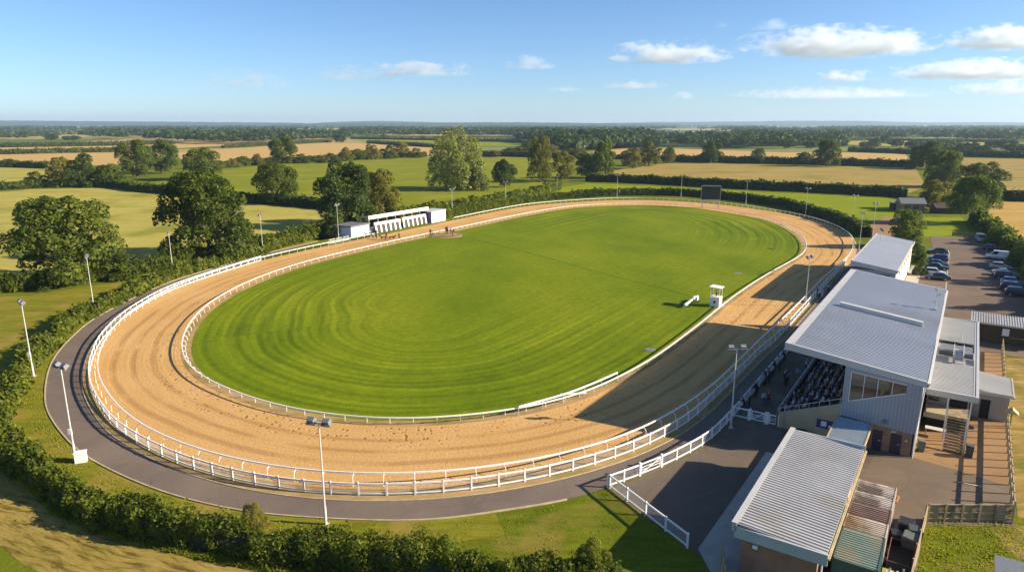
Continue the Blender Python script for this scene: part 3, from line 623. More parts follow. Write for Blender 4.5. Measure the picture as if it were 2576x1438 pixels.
# ---- hedges
def hedge_mesh(name, P, h, w, n, size, leaf, bump=.3, shoots=.04):
    P=np.asarray(P,float); L=np.r_[0,np.cumsum(np.linalg.norm(np.diff(P,axis=0),axis=1))]; nr=normals(P,False)
    dens=1.0/np.maximum(30,np.hypot(P[:,0],P[:,1]))**1.3; cw=np.r_[0,np.cumsum((dens[1:]+dens[:-1])/2*np.diff(L))]
    s=np.interp(rng.random(n)*cw[-1],cw,L)
    cx=np.interp(s,L,P[:,0]); cyy=np.interp(s,L,P[:,1]); nx=np.interp(s,L,nr[:,0]); ny=np.interp(s,L,nr[:,1])
    th=rng.uniform(-.1,math.pi+.1,n); rr=rng.uniform(.55,1.05,n)**.6
    k=np.array([.35,.8,1.7,3.1]); ph=rng.uniform(0,6,(4,)); 
    nb=sum(np.sin(s*kk+p_+np.cos(th*2+i)*1.5)/(1+i*.6) for i,(kk,p_) in enumerate(zip(k,ph)))*.35
    hh=h*(1+bump*nb*.8); ww=w*(1+bump*nb)
    lat=np.sign(np.cos(th))*np.abs(np.cos(th))**.7*ww/2*rr; z=np.maximum(0.03,np.sign(np.sin(th))*np.abs(np.sin(th))**.75*hh*rr)
    sh=rng.random(n)<shoots; z=np.where(sh,z*rng.uniform(1.05,1.35,n),z)
    pos=np.c_[cx+nx*lat,cyy+ny*lat,z]
    N=np.c_[nx*np.cos(th),ny*np.cos(th),np.sin(th)]*.8+rdir(n)*.8
    dst=np.hypot(pos[:,0],pos[:,1]); sz=size*np.clip(dst/60,.7,4)*rng.uniform(.6,1.35,n)
    V,Q=diamonds(pos,N,sz)
    # solid twig core, near-black to paint in the shade inside the hedge
    m=len(P); core=[]
    for j,(a,b) in enumerate(((-.30,0),(-.30,.42),(-.16,.60),(.16,.60),(.30,.42),(.30,0))): core.append(np.c_[P+nr*(a*w),np.full(m,b*h)])
    CV=np.vstack(core); CQ=[]; o=len(V)
    for j in range(5):
        for i in range(m-1): CQ.append((o+j*m+i,o+j*m+i+1,o+(j+1)*m+i+1,o+(j+1)*m+i))
    me=np_mesh(name,np.vstack([V,CV]),np.vstack([Q,np.array(CQ)]),[M[leaf],M['twig']],mi=np.r_[np.zeros(len(Q)),np.ones(len(CQ))])
    return me
def hedge(label, pts, h, w, n, size=.16, leaf='hedge', step=2.0, name='hedge', cat='hedge', bump=.3, shoots=.04, sm=3):
    P=smooth(resample(catmull([G(*p) for p in pts],8) if len(pts)>2 else np.array([G(*p) for p in pts]),step=step),sm,False)
    return tag(obj(name,hedge_mesh(name,P,h,w,n,size,leaf,bump,shoots)),label,cat)
hedge('long bushy hedge curving round the outside of the track path in the foreground',[(800,594),(700,622),(640,642),(560,664),(509,676),(407,708),(318,752),(238,788),(172,828),(116,880),(66,935),(26,1000),(4,1075),(20,1130),(60,1180),(120,1228),(200,1276),(310,1320),(400,1346),(510,1367),(640,1388),(770,1402),(834,1410),(950,1426),(1072,1442),(1251,1464),(1400,1476),(1560,1492)],2.05,2.3,78000,.150,'hedge',1.2,bump=.75,shoots=.09)
hedge('wild outer hedge under the big oaks, from the left edge to the traps',[(-120,748),(0,732),(100,726),(190,712),(330,689),(450,664),(560,642),(655,622),(740,603),(830,578),(872,566)],2.6,3.6,34000,.20,'hedge',2,bump=.45)
hedge('outer hedge behind the starting stalls running up to the far trees',[(885,572),(950,560),(1012,550),(1113,535),(1200,522),(1311,502),(1361,489),(1400,474)],3.4,4.5,26000,.22,'hedge',2,bump=.4)
hedge('low clipped hedge beside the track right of the starting stalls',[(1118,547),(1190,532),(1310,509.5),(1375,502),(1438,497.5)],2.2,2.4,14000,.17,'hedge',2)
hedge('dark clipped hedge round the outside of the far bend',[(1438,497),(1540,491.5),(1692,491),(1820,499),(1966,518),(2022,533),(2099,555),(2150,578),(2176,596)],2.6,3.0,26000,.2,'hedge_far',2,bump=.2)
hedge('dark tall hedge between the bright grass and the tan pasture',[(1476,455),(1616,460),(1820,471),(1966,478.5),(2099,485),(2277,495)],3.6,5,22000,.22,'hedge_far',3)
hedge('field hedge along the far side of the left meadow',[(-200,474),(0,477),(76,472),(229,469.5),(300,472),(356,481),(412,484.5),(500,495),(593,507),(655,510),(720,515),(838,526)],3.2,4.5,24000,.22,'hedge_far',3)
hedge('hedge between the yellow strip and the straw field at the left edge',[(-200,418),(0,418.5),(127,423)],4,5,6000,.26,'hedge_far',4)
for lb,pts,h,n in [('thin dark hedge line dividing two straw fields at the left',[(-200,388),(0,387.5),(160,384),(305,381.4)],5,5000),
 ('furthest dark hedge line at the left straw fields',[(-200,371),(0,370),(305,365),(440,362)],6,6000),
 ('hedge line behind the hedgerow bushes at the green pasture',[(470,424),(560,422),(655,413),(782,405.6),(910,398),(1072,393)],4,9000),
 ('thin hedge line under the wood edge left of centre',[(560,372),(655,366.5),(833,357)],4,4000),
 ('thin hedge across the straw field left of the tall poplars',[(925,359.5),(1000,364),(1088,370)],5,3000),
 ('dark hedge line above the green strip near the poplars',[(884,349),(1088,352.5),(1310,357)],6,5000),
 ('hedge line right behind the poplars at the green pasture',[(1210,392),(1310,394),(1433,397.5)],5,4000),
 ('hedge between the green pasture and the straw field right of centre',[(1433,398),(1500,399),(1565,400),(1692,405.6)],4,4000),
 ('hedge line under the lone dark oak',[(1692,405.6),(1800,408),(1966,412),(2100,415),(2303,421)],5,8000),
 ('thin hedge line at the right of the far straw field',[(2135,380.5),(2277,386),(2300,388)],5,2500),
 ('hedge line on the far right field edge',[(2397,392.5),(2480,395),(2576,397),(2760,400)],6,4000),
 ('hedge between the tan field and the golden crop at the right edge',[(2470,501),(2576,505),(2760,509)],3.6,4000),
 ('long dark hedge under the far right woods',[(1850,364),(2000,359),(2200,353),(2560,358)],6,6000)]:
    hedge(lb,pts,h,h*1.2,n,.24,'hedge_far',max(3,h))
hedge('overgrown hedge along the right side of the car park',[(2460,556),(2490,580),(2530,610),(2572,650),(2612,700),(2650,760),(2690,830)],3.0,4.0,16000,.19,'hedge',2,bump=.45)
# ---- far woods: one mass
WOODS=[([(200,346),(330,352),(560,364),(640,362),(870,354),(860,338),(560,326),(280,326)],800,(12,18)),
 ([(-300,352),(0,352),(270,340),(270,326),(0,322),(-300,322)],600,(8,13)),
 ([(-300,330),(2900,330),(2900,317),(-300,317)],6500,(12,20)),
 ([(860,343),(1420,346),(1420,326),(860,325)],1000,(13,19)),
 ([(1420,388),(1560,374),(1640,372),(1640,350),(1500,338),(1330,340),(1300,352),(1330,362)],800,(14,20)),
 ([(1640,372),(1760,373),(1900,374),(2060,372),(2140,368),(2100,352),(1900,346),(1640,346)],640,(11,17)),
 ([(1850,352),(2290,350),(2560,357),(2800,360),(2800,334),(2300,328),(1850,328)],1300,(12,17)),
 ([(2300,378),(2420,378),(2420,368),(2290,364)],60,(7,10))]
def in_poly(p, poly):
    x,y=p; c=False; n=len(poly)
    for i in range(n):
        x1,y1=poly[i]; x2,y2=poly[(i+1)%n]
        if (y1>y)!=(y2>y) and x<(x2-x1)*(y-y1)/(y2-y1)+x1: c=not c
    return c
cen=[];hs=[]
for poly,n,(h0,h1) in WOODS:
    us=[p[0] for p in poly]; vs=[p[1] for p in poly]; k=0
    while k<n:
        u=rng.uniform(min(us),max(us)); v=rng.uniform(min(vs),max(vs))
        if not in_poly((u,v),poly): continue
        k+=1
        if math.sin(u*.021)+math.sin(v*.9+u*.006)+math.sin(u*.007+v*.4)<(-.55 if n>2000 else -1.1): continue
        cen.append(G(u,v)); hs.append(rng.uniform(h0,h1))
cen=np.array(cen); hs=np.array(hs); T=len(cen); per=64
d=rdir(T*per); d[:,2]=np.abs(d[:,2])*1.0-.15
C=np.repeat(np.c_[cen,hs*.48],per,0); rad=np.repeat(np.c_[hs*.62,hs*.62,hs*.52],per,0)*(1+.25*np.sin(d*9).sum(1))[:,None]*rng.uniform(.8,1.05,(T*per,1))
V,Q=diamonds(C+d*rad,d*.9+rdir(T*per)*.6,np.repeat(hs,per)*.17*rng.uniform(.7,1.3,T*per))
V[:,2]=np.maximum(V[:,2],.02)
wo=obj('far_woods',np_mesh('far_woods',V,Q,M['wood'])); tag(wo,'hazy belt of distant woods below the horizon','woodland',kind='stuff')
# ---- pale strips of far glasshouses / stubble near the horizon
for i,(u0,u1,v) in enumerate([(55,75,323),(108,182,323.2),(222,232,323),(318,432,323.4),(492,600,323),(1545,1690,322.5),(1690,1790,326),(2060,2100,321.5)]):
    sheet('field',px((u0,v+.7),(u1,v+.8),(u1,v-.8),(u0,v-.7)),.3,M['slab'],'structure','thin pale cream field strip just below the horizon','field')
# ---- grass tufts along path edges and banks (too many to count)
def tufts(name, poly_px, n, h, label, m='tuft'):
    pts=[]; P=px(*poly_px); xs=[p[0] for p in P]; ys=[p[1] for p in P]
    while len(pts)<n:
        p=(rng.uniform(min(xs),max(xs)),rng.uniform(min(ys),max(ys)))
        if in_poly(p,P): pts.append(p)
    pts=np.array(pts); m_=len(pts); a=rng.uniform(0,2*math.pi,m_); hh=h*rng.uniform(.5,1.4,m_); wv=.03+.05*rng.random(m_)
    clump=.5+.5*np.sin(pts[:,0]*1.7+1.3*np.sin(pts[:,1]*1.1))*np.sin(pts[:,1]*1.5); hh*=.4+.9*clump
    lean=rng.normal(0,.35,(m_,2))*hh[:,None]
    A=np.c_[pts+np.c_[np.cos(a),np.sin(a)]*wv[:,None],np.zeros(m_)]; B=np.c_[pts-np.c_[np.cos(a),np.sin(a)]*wv[:,None],np.zeros(m_)]
    T1=np.c_[pts+lean+np.c_[np.cos(a),np.sin(a)]*wv[:,None]*.25,hh]; T2=np.c_[pts+lean-np.c_[np.cos(a),np.sin(a)]*wv[:,None]*.25,hh]
    V=np.stack([A,B,T2,T1],1).reshape(-1,3); Q=np.arange(4*m_).reshape(m_,4)
    return tag(obj(name,np_mesh(name,V,Q,M[m])),label,'grass',kind='stuff')
tufts('grass',[(790,1308),(953,1314),(1102,1311),(1251,1290),(1422,1263),(1510,1238),(1533,1230),(1640,1312),(1731,1375),(1860,1470),(1400,1490),(1072,1440),(834,1400)],4500,.07,'tufty green grass on the bank inside the near hedge')
tufts('grass',[(2335,1312),(2556,1314),(2640,1360),(2640,1480),(2300,1480),(2315,1400)],3500,.10,'long leaning grass behind the timber fence')
tufts('grass',[(140,1168),(200,1200),(330,1250),(500,1300),(700,1338),(900,1345),(900,1330),(640,1300),(500,1272),(380,1236),(280,1192),(200,1148),(160,1106),(125,1060),(108,1010),(116,940),(140,890),(100,930),(60,1010),(70,1080)],5000,.085,'yellowing grass between the hedge and the tarmac path')
tufts('grass',[(-60,1052),(-20,1120),(20,1180),(134,1296),(298,1358),(506,1408),(767,1456),(767,1430),(640,1412),(506,1388),(400,1362),(298,1336),(134,1270),(50,1190),(0,1120)],7000,.22,'strip of green weeds at the outer foot of the near hedge')
# ------------------------------------------------------------------ rails and fences
M['white']=plain('white_paint',(.80,.79,.76),.45,.06,2,0,.05,'world'); M['whiteplastic']=plain('white_plastic_rail',(.82,.80,.76),.35,.05,1.2,0,0,'world')
M['wire']=plain('galvanised_wire',(.52,.50,.46),.5,.1,2)
M['galv']=plain('galvanised_steel',(.50,.51,.52),.42,.12,1.2,.55); M['lampgrey']=plain('lamp_housing_grey',(.16,.17,.18),.5,.15,5); M['lampglass']=plain('lamp_glass',(.55,.6,.65),.12,.05,3)
M['polegrey']=plain('pole_grey_paint',(.52,.51,.49),.5,.1,1)
def ribbon(P, z0, z1, w, closed, off=0.0):
    nr=normals(P,closed); n=len(P); b=MB(); V=[]
    for i in range(n):
        a=P[i]+nr[i]*(off-w/2); c=P[i]+nr[i]*(off+w/2); V+=[(*a,z0),(*c,z0),(*c,z1),(*a,z1)]
    F=[]
    for i in range(n if closed else n-1):
        k=((i+1)%n)*4; j=i*4
        for q in range(4): F.append((j+q,j+(q+1)%4,k+(q+1)%4,k+q))
    if not closed: F+=[(3,2,1,0),(4*n-4,4*n-3,4*n-2,4*n-1)]
    return b.add(V,F)
def spread_posts(parent, P, nr, mesh, name='post', limit=96):
    d=np.hypot(P[:,0],P[:,1]); order=np.argsort(d); near=order[:limit]; rest=order[limit:]
    for i in near: obj(name,mesh,parent,(P[i,0],P[i,1],0),math.atan2(nr[i,1],nr[i,0]))
    if len(rest):
        b=MB(); vs=[v.co.copy() for v in mesh.vertices]; fs=[tuple(p.vertices) for p in mesh.polygons]
        for i in rest:
            m=Matrix.Translation((P[i,0],P[i,1],0))@Matrix.Rotation(math.atan2(nr[i,1],nr[i,0]),4,'Z'); b.add([m@v for v in vs],fs)
        o=b.build(name,[mesh.materials[0]],parent); o['kind']='stuff'
def goose(h, reach, r=.035):
    b=MB(); pts=[(reach,0,0),(reach,0,h*.62)]
    for a in np.linspace(0,math.pi/2,5)[1:]: pts.append((reach*math.cos(a)+0*a,0,h*.62+(h*.33)*math.sin(a)))
    return b.tube(pts,r,5).mesh('post',M['whiteplastic'])
# inner running rail (posts stand on the lawn side and reach over)
RI=smooth(LAWN+LN*1.12,6); RI=resample(RI,step=1.0,closed=True); NI=normals(RI,True)
if np.mean(np.sum(NI*(RI-LAWN.mean(0)),axis=1))<0: NI=-NI
e=empty('running_rail',(0,0,0),0,'white inner running rail that follows the lawn edge all the way round','rail')
ribbon(RI,.80,.92,.12,True).build('rail',M['whiteplastic'],e,smooth=False)
PI_=resample(RI,step=2.45,closed=True); nI=-normals(PI_,True)
if np.mean(np.sum(nI*(PI_-LAWN.mean(0)),axis=1))>0: nI=-nI
spread_posts(e,PI_,nI,goose(.86,.40))
o=strip('dirt_strip',LAWN,LN,np.full(480,-.1),np.full(480,1.3),1,.062,M['dirt']); tag(o,'thin bare strip under the inner running rail','ground',kind='structure')
# outer running rail
RO=resample(OUT,step=1.2,closed=True); cut=[]
p0=G(930,590);p1=G(1110,553)
gap=lambda p: (np.dot(p-p0,(p1-p0))/np.dot(p1-p0,p1-p0)>-.02) and (np.dot(p-p0,(p1-p0))/np.dot(p1-p0,p1-p0)<1.0) and np.linalg.norm(p-(p0+(p1-p0)*np.clip(np.dot(p-p0,(p1-p0))/np.dot(p1-p0,p1-p0),0,1)))<12
keep=np.array([not gap(p) for p in RO]); i0=int(np.where(~keep)[0][0]) if (~keep).any() else 0
RO=np.roll(RO,-i0,0); keep=np.roll(keep,-i0); j=int(np.where(keep)[0][0]); RO=RO[keep]
d=np.linalg.norm(np.diff(RO,axis=0),axis=1); 
if d.max()>6: k=int(d.argmax())+1; RO=np.roll(RO,-k,0)
e=empty('running_rail',(0,0,0),0,'white outer running rail with curved posts round the outside of the sand','rail')
ribbon(RO,1.04,1.17,.11,False).build('rail',M['whiteplastic'],e)
PO=resample(RO,step=2.6); nO=normals(PO,False)
if np.mean(np.sum(nO*(PO-LAWN.mean(0)),axis=1))<0: nO=-nO
spread_posts(e,PO,nO,goose(1.1,.4))
def post_box(w,h,m,cap=True):
    b=MB().box(-w/2,w/2,-w/2,w/2,0,h)
    if cap: b.add([(-w/2,-w/2,h),(w/2,-w/2,h),(w/2,w/2,h),(-w/2,w/2,h),(0,0,h+.05)],[(0,1,4),(1,2,4),(2,3,4),(3,0,4)])
    return b.mesh('post',M[m])
def white_fence(label, P, spacing, h=1.15, wires='mesh', name='fence', bottom=.14):
    e=empty(name,(0,0,0),0,label,'fence')
    Q=resample(P,step=1.0); ribbon(Q,h-.12,h,.10,False).build('top_rail',M['white'],e)
    ribbon(Q,bottom,bottom+.12,.07,False).build('bottom_rail',M['white'],e)
    PP=resample(P,step=spacing); spread_posts(e,PP,normals(PP,False),post_box(.13,h+.06,'white'))
    b=MB()
    zs=np.linspace(bottom+.2,h-.18,5)
    for z in zs:
        r=ribbon(Q,z-.006,z+.006,.012,False); b.add(r.v,r.f)
    if wires=='mesh':
        V=resample(P,step=.11); V=V[np.hypot(V[:,0],V[:,1])<95]
        for p in V: b.box(p[0]-.006,p[0]+.006,p[1]-.006,p[1]+.006,bottom+.1,h-.1)
    b.build('wire_mesh',M['wire'],e); return e
white_fence('long white crowd fence with wire panels between the dirt strip and the tarmac path',CFN,2.35)
SF=np.array([W(-20.4,20.85),W(-18,19.8),W(-15.4,18.7),W(-11.2,17.4),W(-7,16.5),W(-2,16.25),W(4,16.2),W(14,16.2),W(25,16.2),W(50,16.2),W(70,16.2),W(92,15.6)])
SFc=smooth(resample(catmull(SF,8),n=160),4,False)
dd=np.r_[0,np.cumsum(np.linalg.norm(np.diff(SFc,axis=0),axis=1))]
ga,gb=3.2,6.0       # field gate in this run
white_fence('short white fence between the corner post and the white field gate',SFc[:np.searchsorted(dd,ga)+1],1.55)
white_fence('white fence along the stand apron where spectators lean',SFc[np.searchsorted(dd,gb):],2.1)
DFp=np.array([W(-20.35,20.7),W(-24.9,12.3)])
white_fence('white wire fence running down the grass bank from the corner post',DFp,2.4,1.2)
def gate(label, a, b_, diag=True, h=1.15):
    a=np.array(a); b_=np.array(b_); L=np.linalg.norm(b_-a); rz=math.atan2(*(b_-a)[::-1])
    e=empty('gate',(a[0],a[1],0),rz,label,'gate')
    m=MB(); m.box(.2,L-.2,-.03,.03,h-.11,h); m.box(.2,L-.2,-.03,.03,.16,.26); m.box(.2,.3,-.031,.031,.26,h-.11); m.box(L-.3,L-.2,-.031,.031,.26,h-.11)
    for z in (.5,.72): m.box(.3,L-.3,-.02,.02,z,z+.05)
    if diag: m.bar((.3,-.034,.26),(L-.3,-.034,h-.11),.03,.09); 
    m.build('gate_leaf',M['white'],e)
    for x in (0.06,L-.06): MB().box(x-.09,x+.09,-.09,.09,0,h+.16).build('post',M['white'],e)
    MB().box(L-.34,L-.14,-.05,.05,h*.55,h*.62).build('latch',M['galv'],e); return e
gate('white field gate with diagonal brace in the corner of the yard fence',SFc[np.searchsorted(dd,ga)],SFc[np.searchsorted(dd,gb)])
gate('white braced gate across the apron beside the stand end wall',W(.1,14.6),W(.1,12.9))
white_fence('short white panel fence between the apron fence and the braced gate',np.array([W(.05,16.2),W(.08,14.7)]),1.6,1.15,'no')
gate('small white gate leaf against the beige stand wall',W(.1,12.8),W(.1,11.7),False)
# loose rail sections on the infield
e=empty('spare_rail',tuple(G(1305,1030)),0,'loose white rail section with posts standing on the lawn inside the near bend','rail')
P=np.array([G(1305,1021,1.1),G(1422,988,1.1),G(1500,958,1.1),G(1553,935,1.1)])-np.array(e.location)[:2]; P=resample(catmull(P,6),step=1.0)
ribbon(P,.98,1.14,.14,False).build('rail',M['whiteplastic'],e)
for p in resample(P,n=6): obj('post',post_box(.07,1.0,'white',False),e,(p[0],p[1],.07))
a=np.array(G(1410,1003))-np.array(e.location)[:2]; b_=np.array(G(1475,996))-np.array(e.location)[:2]; MB().bar((*a,.62),(*b_,.45),.12,.10).build('brace_rail',M['whiteplastic'],e)
# timber and post-and-rail fences of the service yard
M['timber']=plain('weathered_timber',(.30,.235,.135),.9,.25,1.5,0,.3,dirt=(.16,.13,.08)); M['timber_pale']=plain('pale_timber',(.46,.36,.20),.85,.2,2,0,.2)
def board_fence(label, a, b_, h=1.55, n=6):
    a=np.array(a); b_=np.array(b_); L=np.linalg.norm(b_-a); rz=math.atan2(*(b_-a)[::-1]); e=empty('timber_fence',(a[0],a[1],0),rz,label,'fence')
    m=MB(); x=0
    while x<L-.1: m.box(x+.006,min(L,x+.145),-.012,.012,.06,h-.05+.02*math.sin(x*9)); x+=.15
    m.build('board_panel',M['timber'],e)
    for z in (.35,h*.55,h-.02): MB().box(0,L,-.07,-.013,z-.06,z).build('rail',M['timber_pale'],e)
    for i in range(n): obj('post',MB().box(-.07,.07,-.16,-.071,0,h+.08).mesh('post',M['timber']),e,(L*i/(n-1),0,0))
    return e
board_fence('timber board fence between the gravel yard and the rough grass plot',W(-11.3,-1.95),W(-7.75,-7.4))
board_fence('long timber fence seen from above beside the bins and scrap',W(-11.5,-1.95),W(-24,-1.45),1.5,7)
e=empty('rail_fence',(*W(-8,-7.45),0),0,'tall open post and rail fence casting ladder shadows across the yard','fence')
def stl(s,t): return W(s,t)-W(-8,-7.45)
for z,hh in ((1.75,.16),(1.05,.22)): MB().bar((*stl(-8,-7.45),z),(*stl(41,-7.8),z),.06,hh).build('rail',M['timber_pale'],e)
pm=MB().box(-.06,.06,-.06,.06,0,1.95).mesh('post',M['timber_pale'])
for s in np.arange(-8,41.5,1.75): obj('post',pm,e,(*stl(s,-7.45-.35*(s+8)/49),0),STROT)
board_fence('low slatted timber fence at the top end of the car park',G(2395,592),G(2452,596),1.1,5)
board_fence('leaning timber fence beside the corner of the long low building',W(-27.4,9.0),W(-24.9,9.9),1.3,4)
# wire fence on the lawn by the far bend
e=empty('wire_fence',tuple(G(2120,548)),0,'thin wire fence with wooden stakes across the bright grass','fence')
P=np.array([G(2060,543),G(2130,551),G(2230,562),G(2318,566)])-np.array(e.location)[:2]; P=resample(P,step=4)
for z in (.5,1.0): r=ribbon(P,z-.02,z+.02,.03,False); r.build('wire',M['wire'],e)
for p in P: obj('post',pm,e,(p[0],p[1],0),0,(1,1,.62))
# ------------------------------------------------------------------ floodlight poles
def lamp_mesh():
    b=MB(); b.hexa([(-.30,-.24,-.17),(.30,-.24,-.17),(.30,.22,-.17),(-.30,.22,-.17),(-.24,-.16,.16),(.24,-.16,.16),(.24,.16,.16),(-.24,.16,.16)]); b.box(-.34,.34,-.30,-.245,-.20,.02)
    return b.mesh('floodlight',M['lampgrey'])
LM=lamp_mesh(); LGm=MB().box(-.27,.27,-.21,.19,-.186,-.172).mesh('lamp_glass',M['lampglass'])
ctr=W(70,75)
def light_pole(u, v, h, label, toward=None, box=False, heads=2):
    x,y=G(u,v); e=empty('floodlight_pole',(x,y,0),0,label,'floodlight pole','floodlight poles round the track')
    to=math.atan2(ctr[1]-y,ctr[0]-x)-math.pi/2
    MB().tube([(0,0,0),(0,0,1.5),(0,0,1.7),(0,0,h)],[.12,.115,.075,.045],8).build('pole',M['polegrey'],e)
    MB().box(-.24,.24,-.24,.24,-.05,.07).build('base',M['slab'],e)
    m=MB(); m.bar((-.75,0,h),(.75,0,h),.09,.09); cb=m.build('crossbar',M['galv'],e,(0,0,0),to)
    for sx in ((-.62,.62) if heads==2 else (0,)):
        f=obj('floodlight',LM,e,(math.cos(to)*sx,math.sin(to)*sx,h+.22),to); f.rotation_euler=(R(38),0,to); f.scale=(1.1,1.1,1.1)
        obj('lamp_glass',LGm,f)
    if box: MB().box(-.16,.16,-.22,-.08,2.6,3.1).build('control_box',M['white'],e)
    return e
for a in [(85,945,9.2,'floodlight pole on the grass by the left hedge, second nearest on the left side',True),
 (238,785,9.2,'floodlight pole between hedge and path, in front of the leftmost big oak'),(437,697,9.0,'floodlight pole left of the tallest ragged oak by the path'),
 (662,635,8.9,'floodlight pole between the ragged oak and the left hut of the traps'),(190,1155,9.0,'floodlight pole beside the small white box on the left path edge',True),
 (820,1318,8.4,'nearest floodlight pole, standing in front of the near bend by the hedge'),(852,600,9.0,'floodlight pole next to the left hut of the starting stalls'),
 (1838,1075,8.4,'floodlight pole in the shaded yard at the white apron fence corner'),(1138,543,8.8,'floodlight pole just right of the starting stalls in front of the poplars'),
 (1272,517,8.8,'floodlight pole on the back straight below the dark round tree'),(1401,498,8.8,'floodlight pole behind the far end of the back straight'),
 (1552,494,8.8,'floodlight pole at the top of the far bend, left of the scoreboard by two'),(1713,494,8.8,'floodlight pole nearest to the left side of the scoreboard'),
 (1876,514,8.8,'floodlight pole just right of the scoreboard'),(2026,540,8.9,'floodlight pole at the far bend with the bright grass behind'),
 (2143,567,9.0,'floodlight pole at the far bend beside the gravel track'),(2194,597,9.0,'floodlight pole directly behind the small grey building by the bend'),
 (2160,630,9.0,'floodlight pole between the far bend rail and the small grey building'),(2025,770,8.4,'floodlight pole at the crowd fence between the two stand shadows'),
 (2203,697,9.5,'floodlight pole rising in front of the small grey building roof')]:
    light_pole(a[0],a[1],a[2],a[3],box=len(a)>4)
e=empty('utility_box',tuple(G(205,1160)),R(20),'small white utility box at the foot of the left pole by the path','utility box')
MB().box(-.45,.45,-.3,.3,.05,.95).build('cabinet',M['white'],e); MB().box(-.5,.5,-.35,.35,.95,1.02).build('lid',M['white'],e); MB().box(-.5,.5,-.35,.35,-.02,.05).build('plinth',M['slab'],e)
# ------------------------------------------------------------------ buildings
M['roof']=plain('grey_steel_roof',(.44,.46,.48),.42,.07,.12,.25,0.0,'obj',dirt=(.38,.385,.38)); M['roof_trim']=plain('pale_roof_trim',(.47,.47,.46),.5,.06,1)
M['roof_pan']=plain('shaded_roof_valley',(.27,.285,.305),.5,.15,.3); M['pan_low']=plain('shaded_roof_valley_brown',(.255,.24,.22),.6,.2,.5); M['roof_low']=plain('pale_corrugated_roof',(.50,.49,.46),.5,.1,.4,.15,0,'obj',dirt=(.42,.39,.33)); M['roof_grey2']=plain('flat_grey_sheet_roof',(.27,.29,.33),.5,.06,.2,.1)  # both valley tones paint the shade between roof ribs into the colour
M['roof_warm']=plain('warm_grey_sheet_roof',(.47,.46,.42),.55,.08,.3,.1); M['roof_blue']=plain('blue_grey_canopy_sheet',(.33,.39,.43),.5,.1,.6,.1)  # roof_warm is one even warm grey for the annex and lean-to sheets
M['clad_rib']=plain('blue_grey_cladding_rib',(.35,.39,.43),.5,.06,.5); M['clad']=plain('blue_grey_cladding',(.29,.33,.38),.5,.06,.5,.15); M['beige']=plain('beige_render',(.38,.325,.20),.9,.08,.8,0,.1); M['cream']=plain('cream_cladding',(.62,.55,.42),.8,.06,.6)  # clad_rib is a lighter copy of clad, painting rib relief into the colour
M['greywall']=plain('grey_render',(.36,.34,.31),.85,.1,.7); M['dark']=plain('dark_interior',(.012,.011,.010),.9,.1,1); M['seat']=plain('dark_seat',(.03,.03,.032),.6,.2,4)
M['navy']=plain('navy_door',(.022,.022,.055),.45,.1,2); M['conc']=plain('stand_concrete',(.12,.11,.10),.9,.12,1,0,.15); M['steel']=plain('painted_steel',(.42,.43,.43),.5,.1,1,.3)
M['blueboard']=plain('blue_board',(.02,.025,.16),.5,.1,2); M['paper']=plain('white_paper',(.72,.72,.74),.7,.04,2); M['brownwood']=plain('brown_boarding',(.055,.036,.022),.85,.25,1.2,0,.2)
M['black']=plain('black_plastic',(.016,.016,.017),.5,.25,3); M['rust']=plain('rusty_steel',(.16,.055,.03),.8,.35,2,0,.2); M['gutter']=plain('white_gutter',(.68,.66,.62),.4,.05,2)
def m_brick(name, a, b_, mo):
    t=NT(name); p=t.pos('obj'); x=t.sep(p); k=t.n('ShaderNodeTexBrick'); t.l(t.comb(t.math('ADD',x[0],x[1]),x[2]),k.inputs['Vector'])
    k.inputs['Scale'].default_value=1; k.inputs['Brick Width'].default_value=.23; k.inputs['Row Height'].default_value=.078; k.inputs['Mortar Size'].default_value=.009
    k.inputs['Color1'].default_value=a+(1,); k.inputs['Color2'].default_value=b_+(1,); k.inputs['Mortar'].default_value=mo+(1,)
    c=t.mix(1.0,k.outputs['Color'],t.ramp(t.noise(p,1.2,4),[(.3,(.8,.8,.8)),(.7,(1.15,1.15,1.15))]),'MULTIPLY'); return t.surf(c,.9)
M['brick']=m_brick('red_brick',(.29,.115,.055),(.22,.085,.045),(.30,.25,.19)); M['brick_tan']=m_brick('tan_brick',(.34,.20,.095),(.28,.155,.075),(.33,.28,.2))
def m_glass(name, col=(.02,.025,.03)):
    t=NT(name); return t.surf(col,.06,None,0,.8)
M['glass']=m_glass('dark_window_glass'); M['glassroom']=m_glass('room_window_glass',(.06,.052,.035)); M['carglass']=m_glass('car_glass',(.012,.015,.02))
def ribbed(mb, s0,s1,t0,t1,z0,z1,pitch=.33,rib=.05,thick=.08,m=0, along='t'):
    "sheet sloping from (t0,z0) to (t1,z1) whose trapezoid ribs run down the slope"
    n=int(round((s1-s0)/pitch)); pr=[]
    for i in range(n):
        x=s0+(s1-s0)*i/n; q=(s1-s0)/n; pr+=[(x,0),(x+q*.40,0),(x+q*.50,rib),(x+q*.90,rib)]
    pr.append((s1,0)); V=[]
    for (t,z) in ((t0,z0),(t1,z1)): V+=[(x,t,z+h) if along=='t' else (t,x,z+h) for x,h in pr]
    k=len(pr); F=[(i,i+1,k+i+1,k+i) if along=='t' else (i+1,i,k+i,k+i+1) for i in range(k-1)]
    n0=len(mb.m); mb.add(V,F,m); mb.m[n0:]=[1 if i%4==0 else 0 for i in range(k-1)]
    lo=[(s0,t0,z0-thick),(s1,t0,z0-thick),(s1,t1,z1-thick),(s0,t1,z1-thick)]; hi=[(s0,t0,z0-.002),(s1,t0,z0-.002),(s1,t1,z1-.002),(s0,t1,z1-.002)]
    if along!='t': lo=[(b,a,c) for a,b,c in lo][::-1]; hi=[(b,a,c) for a,b,c in hi][::-1]
    mb.hexa(lo+hi,m); return mb
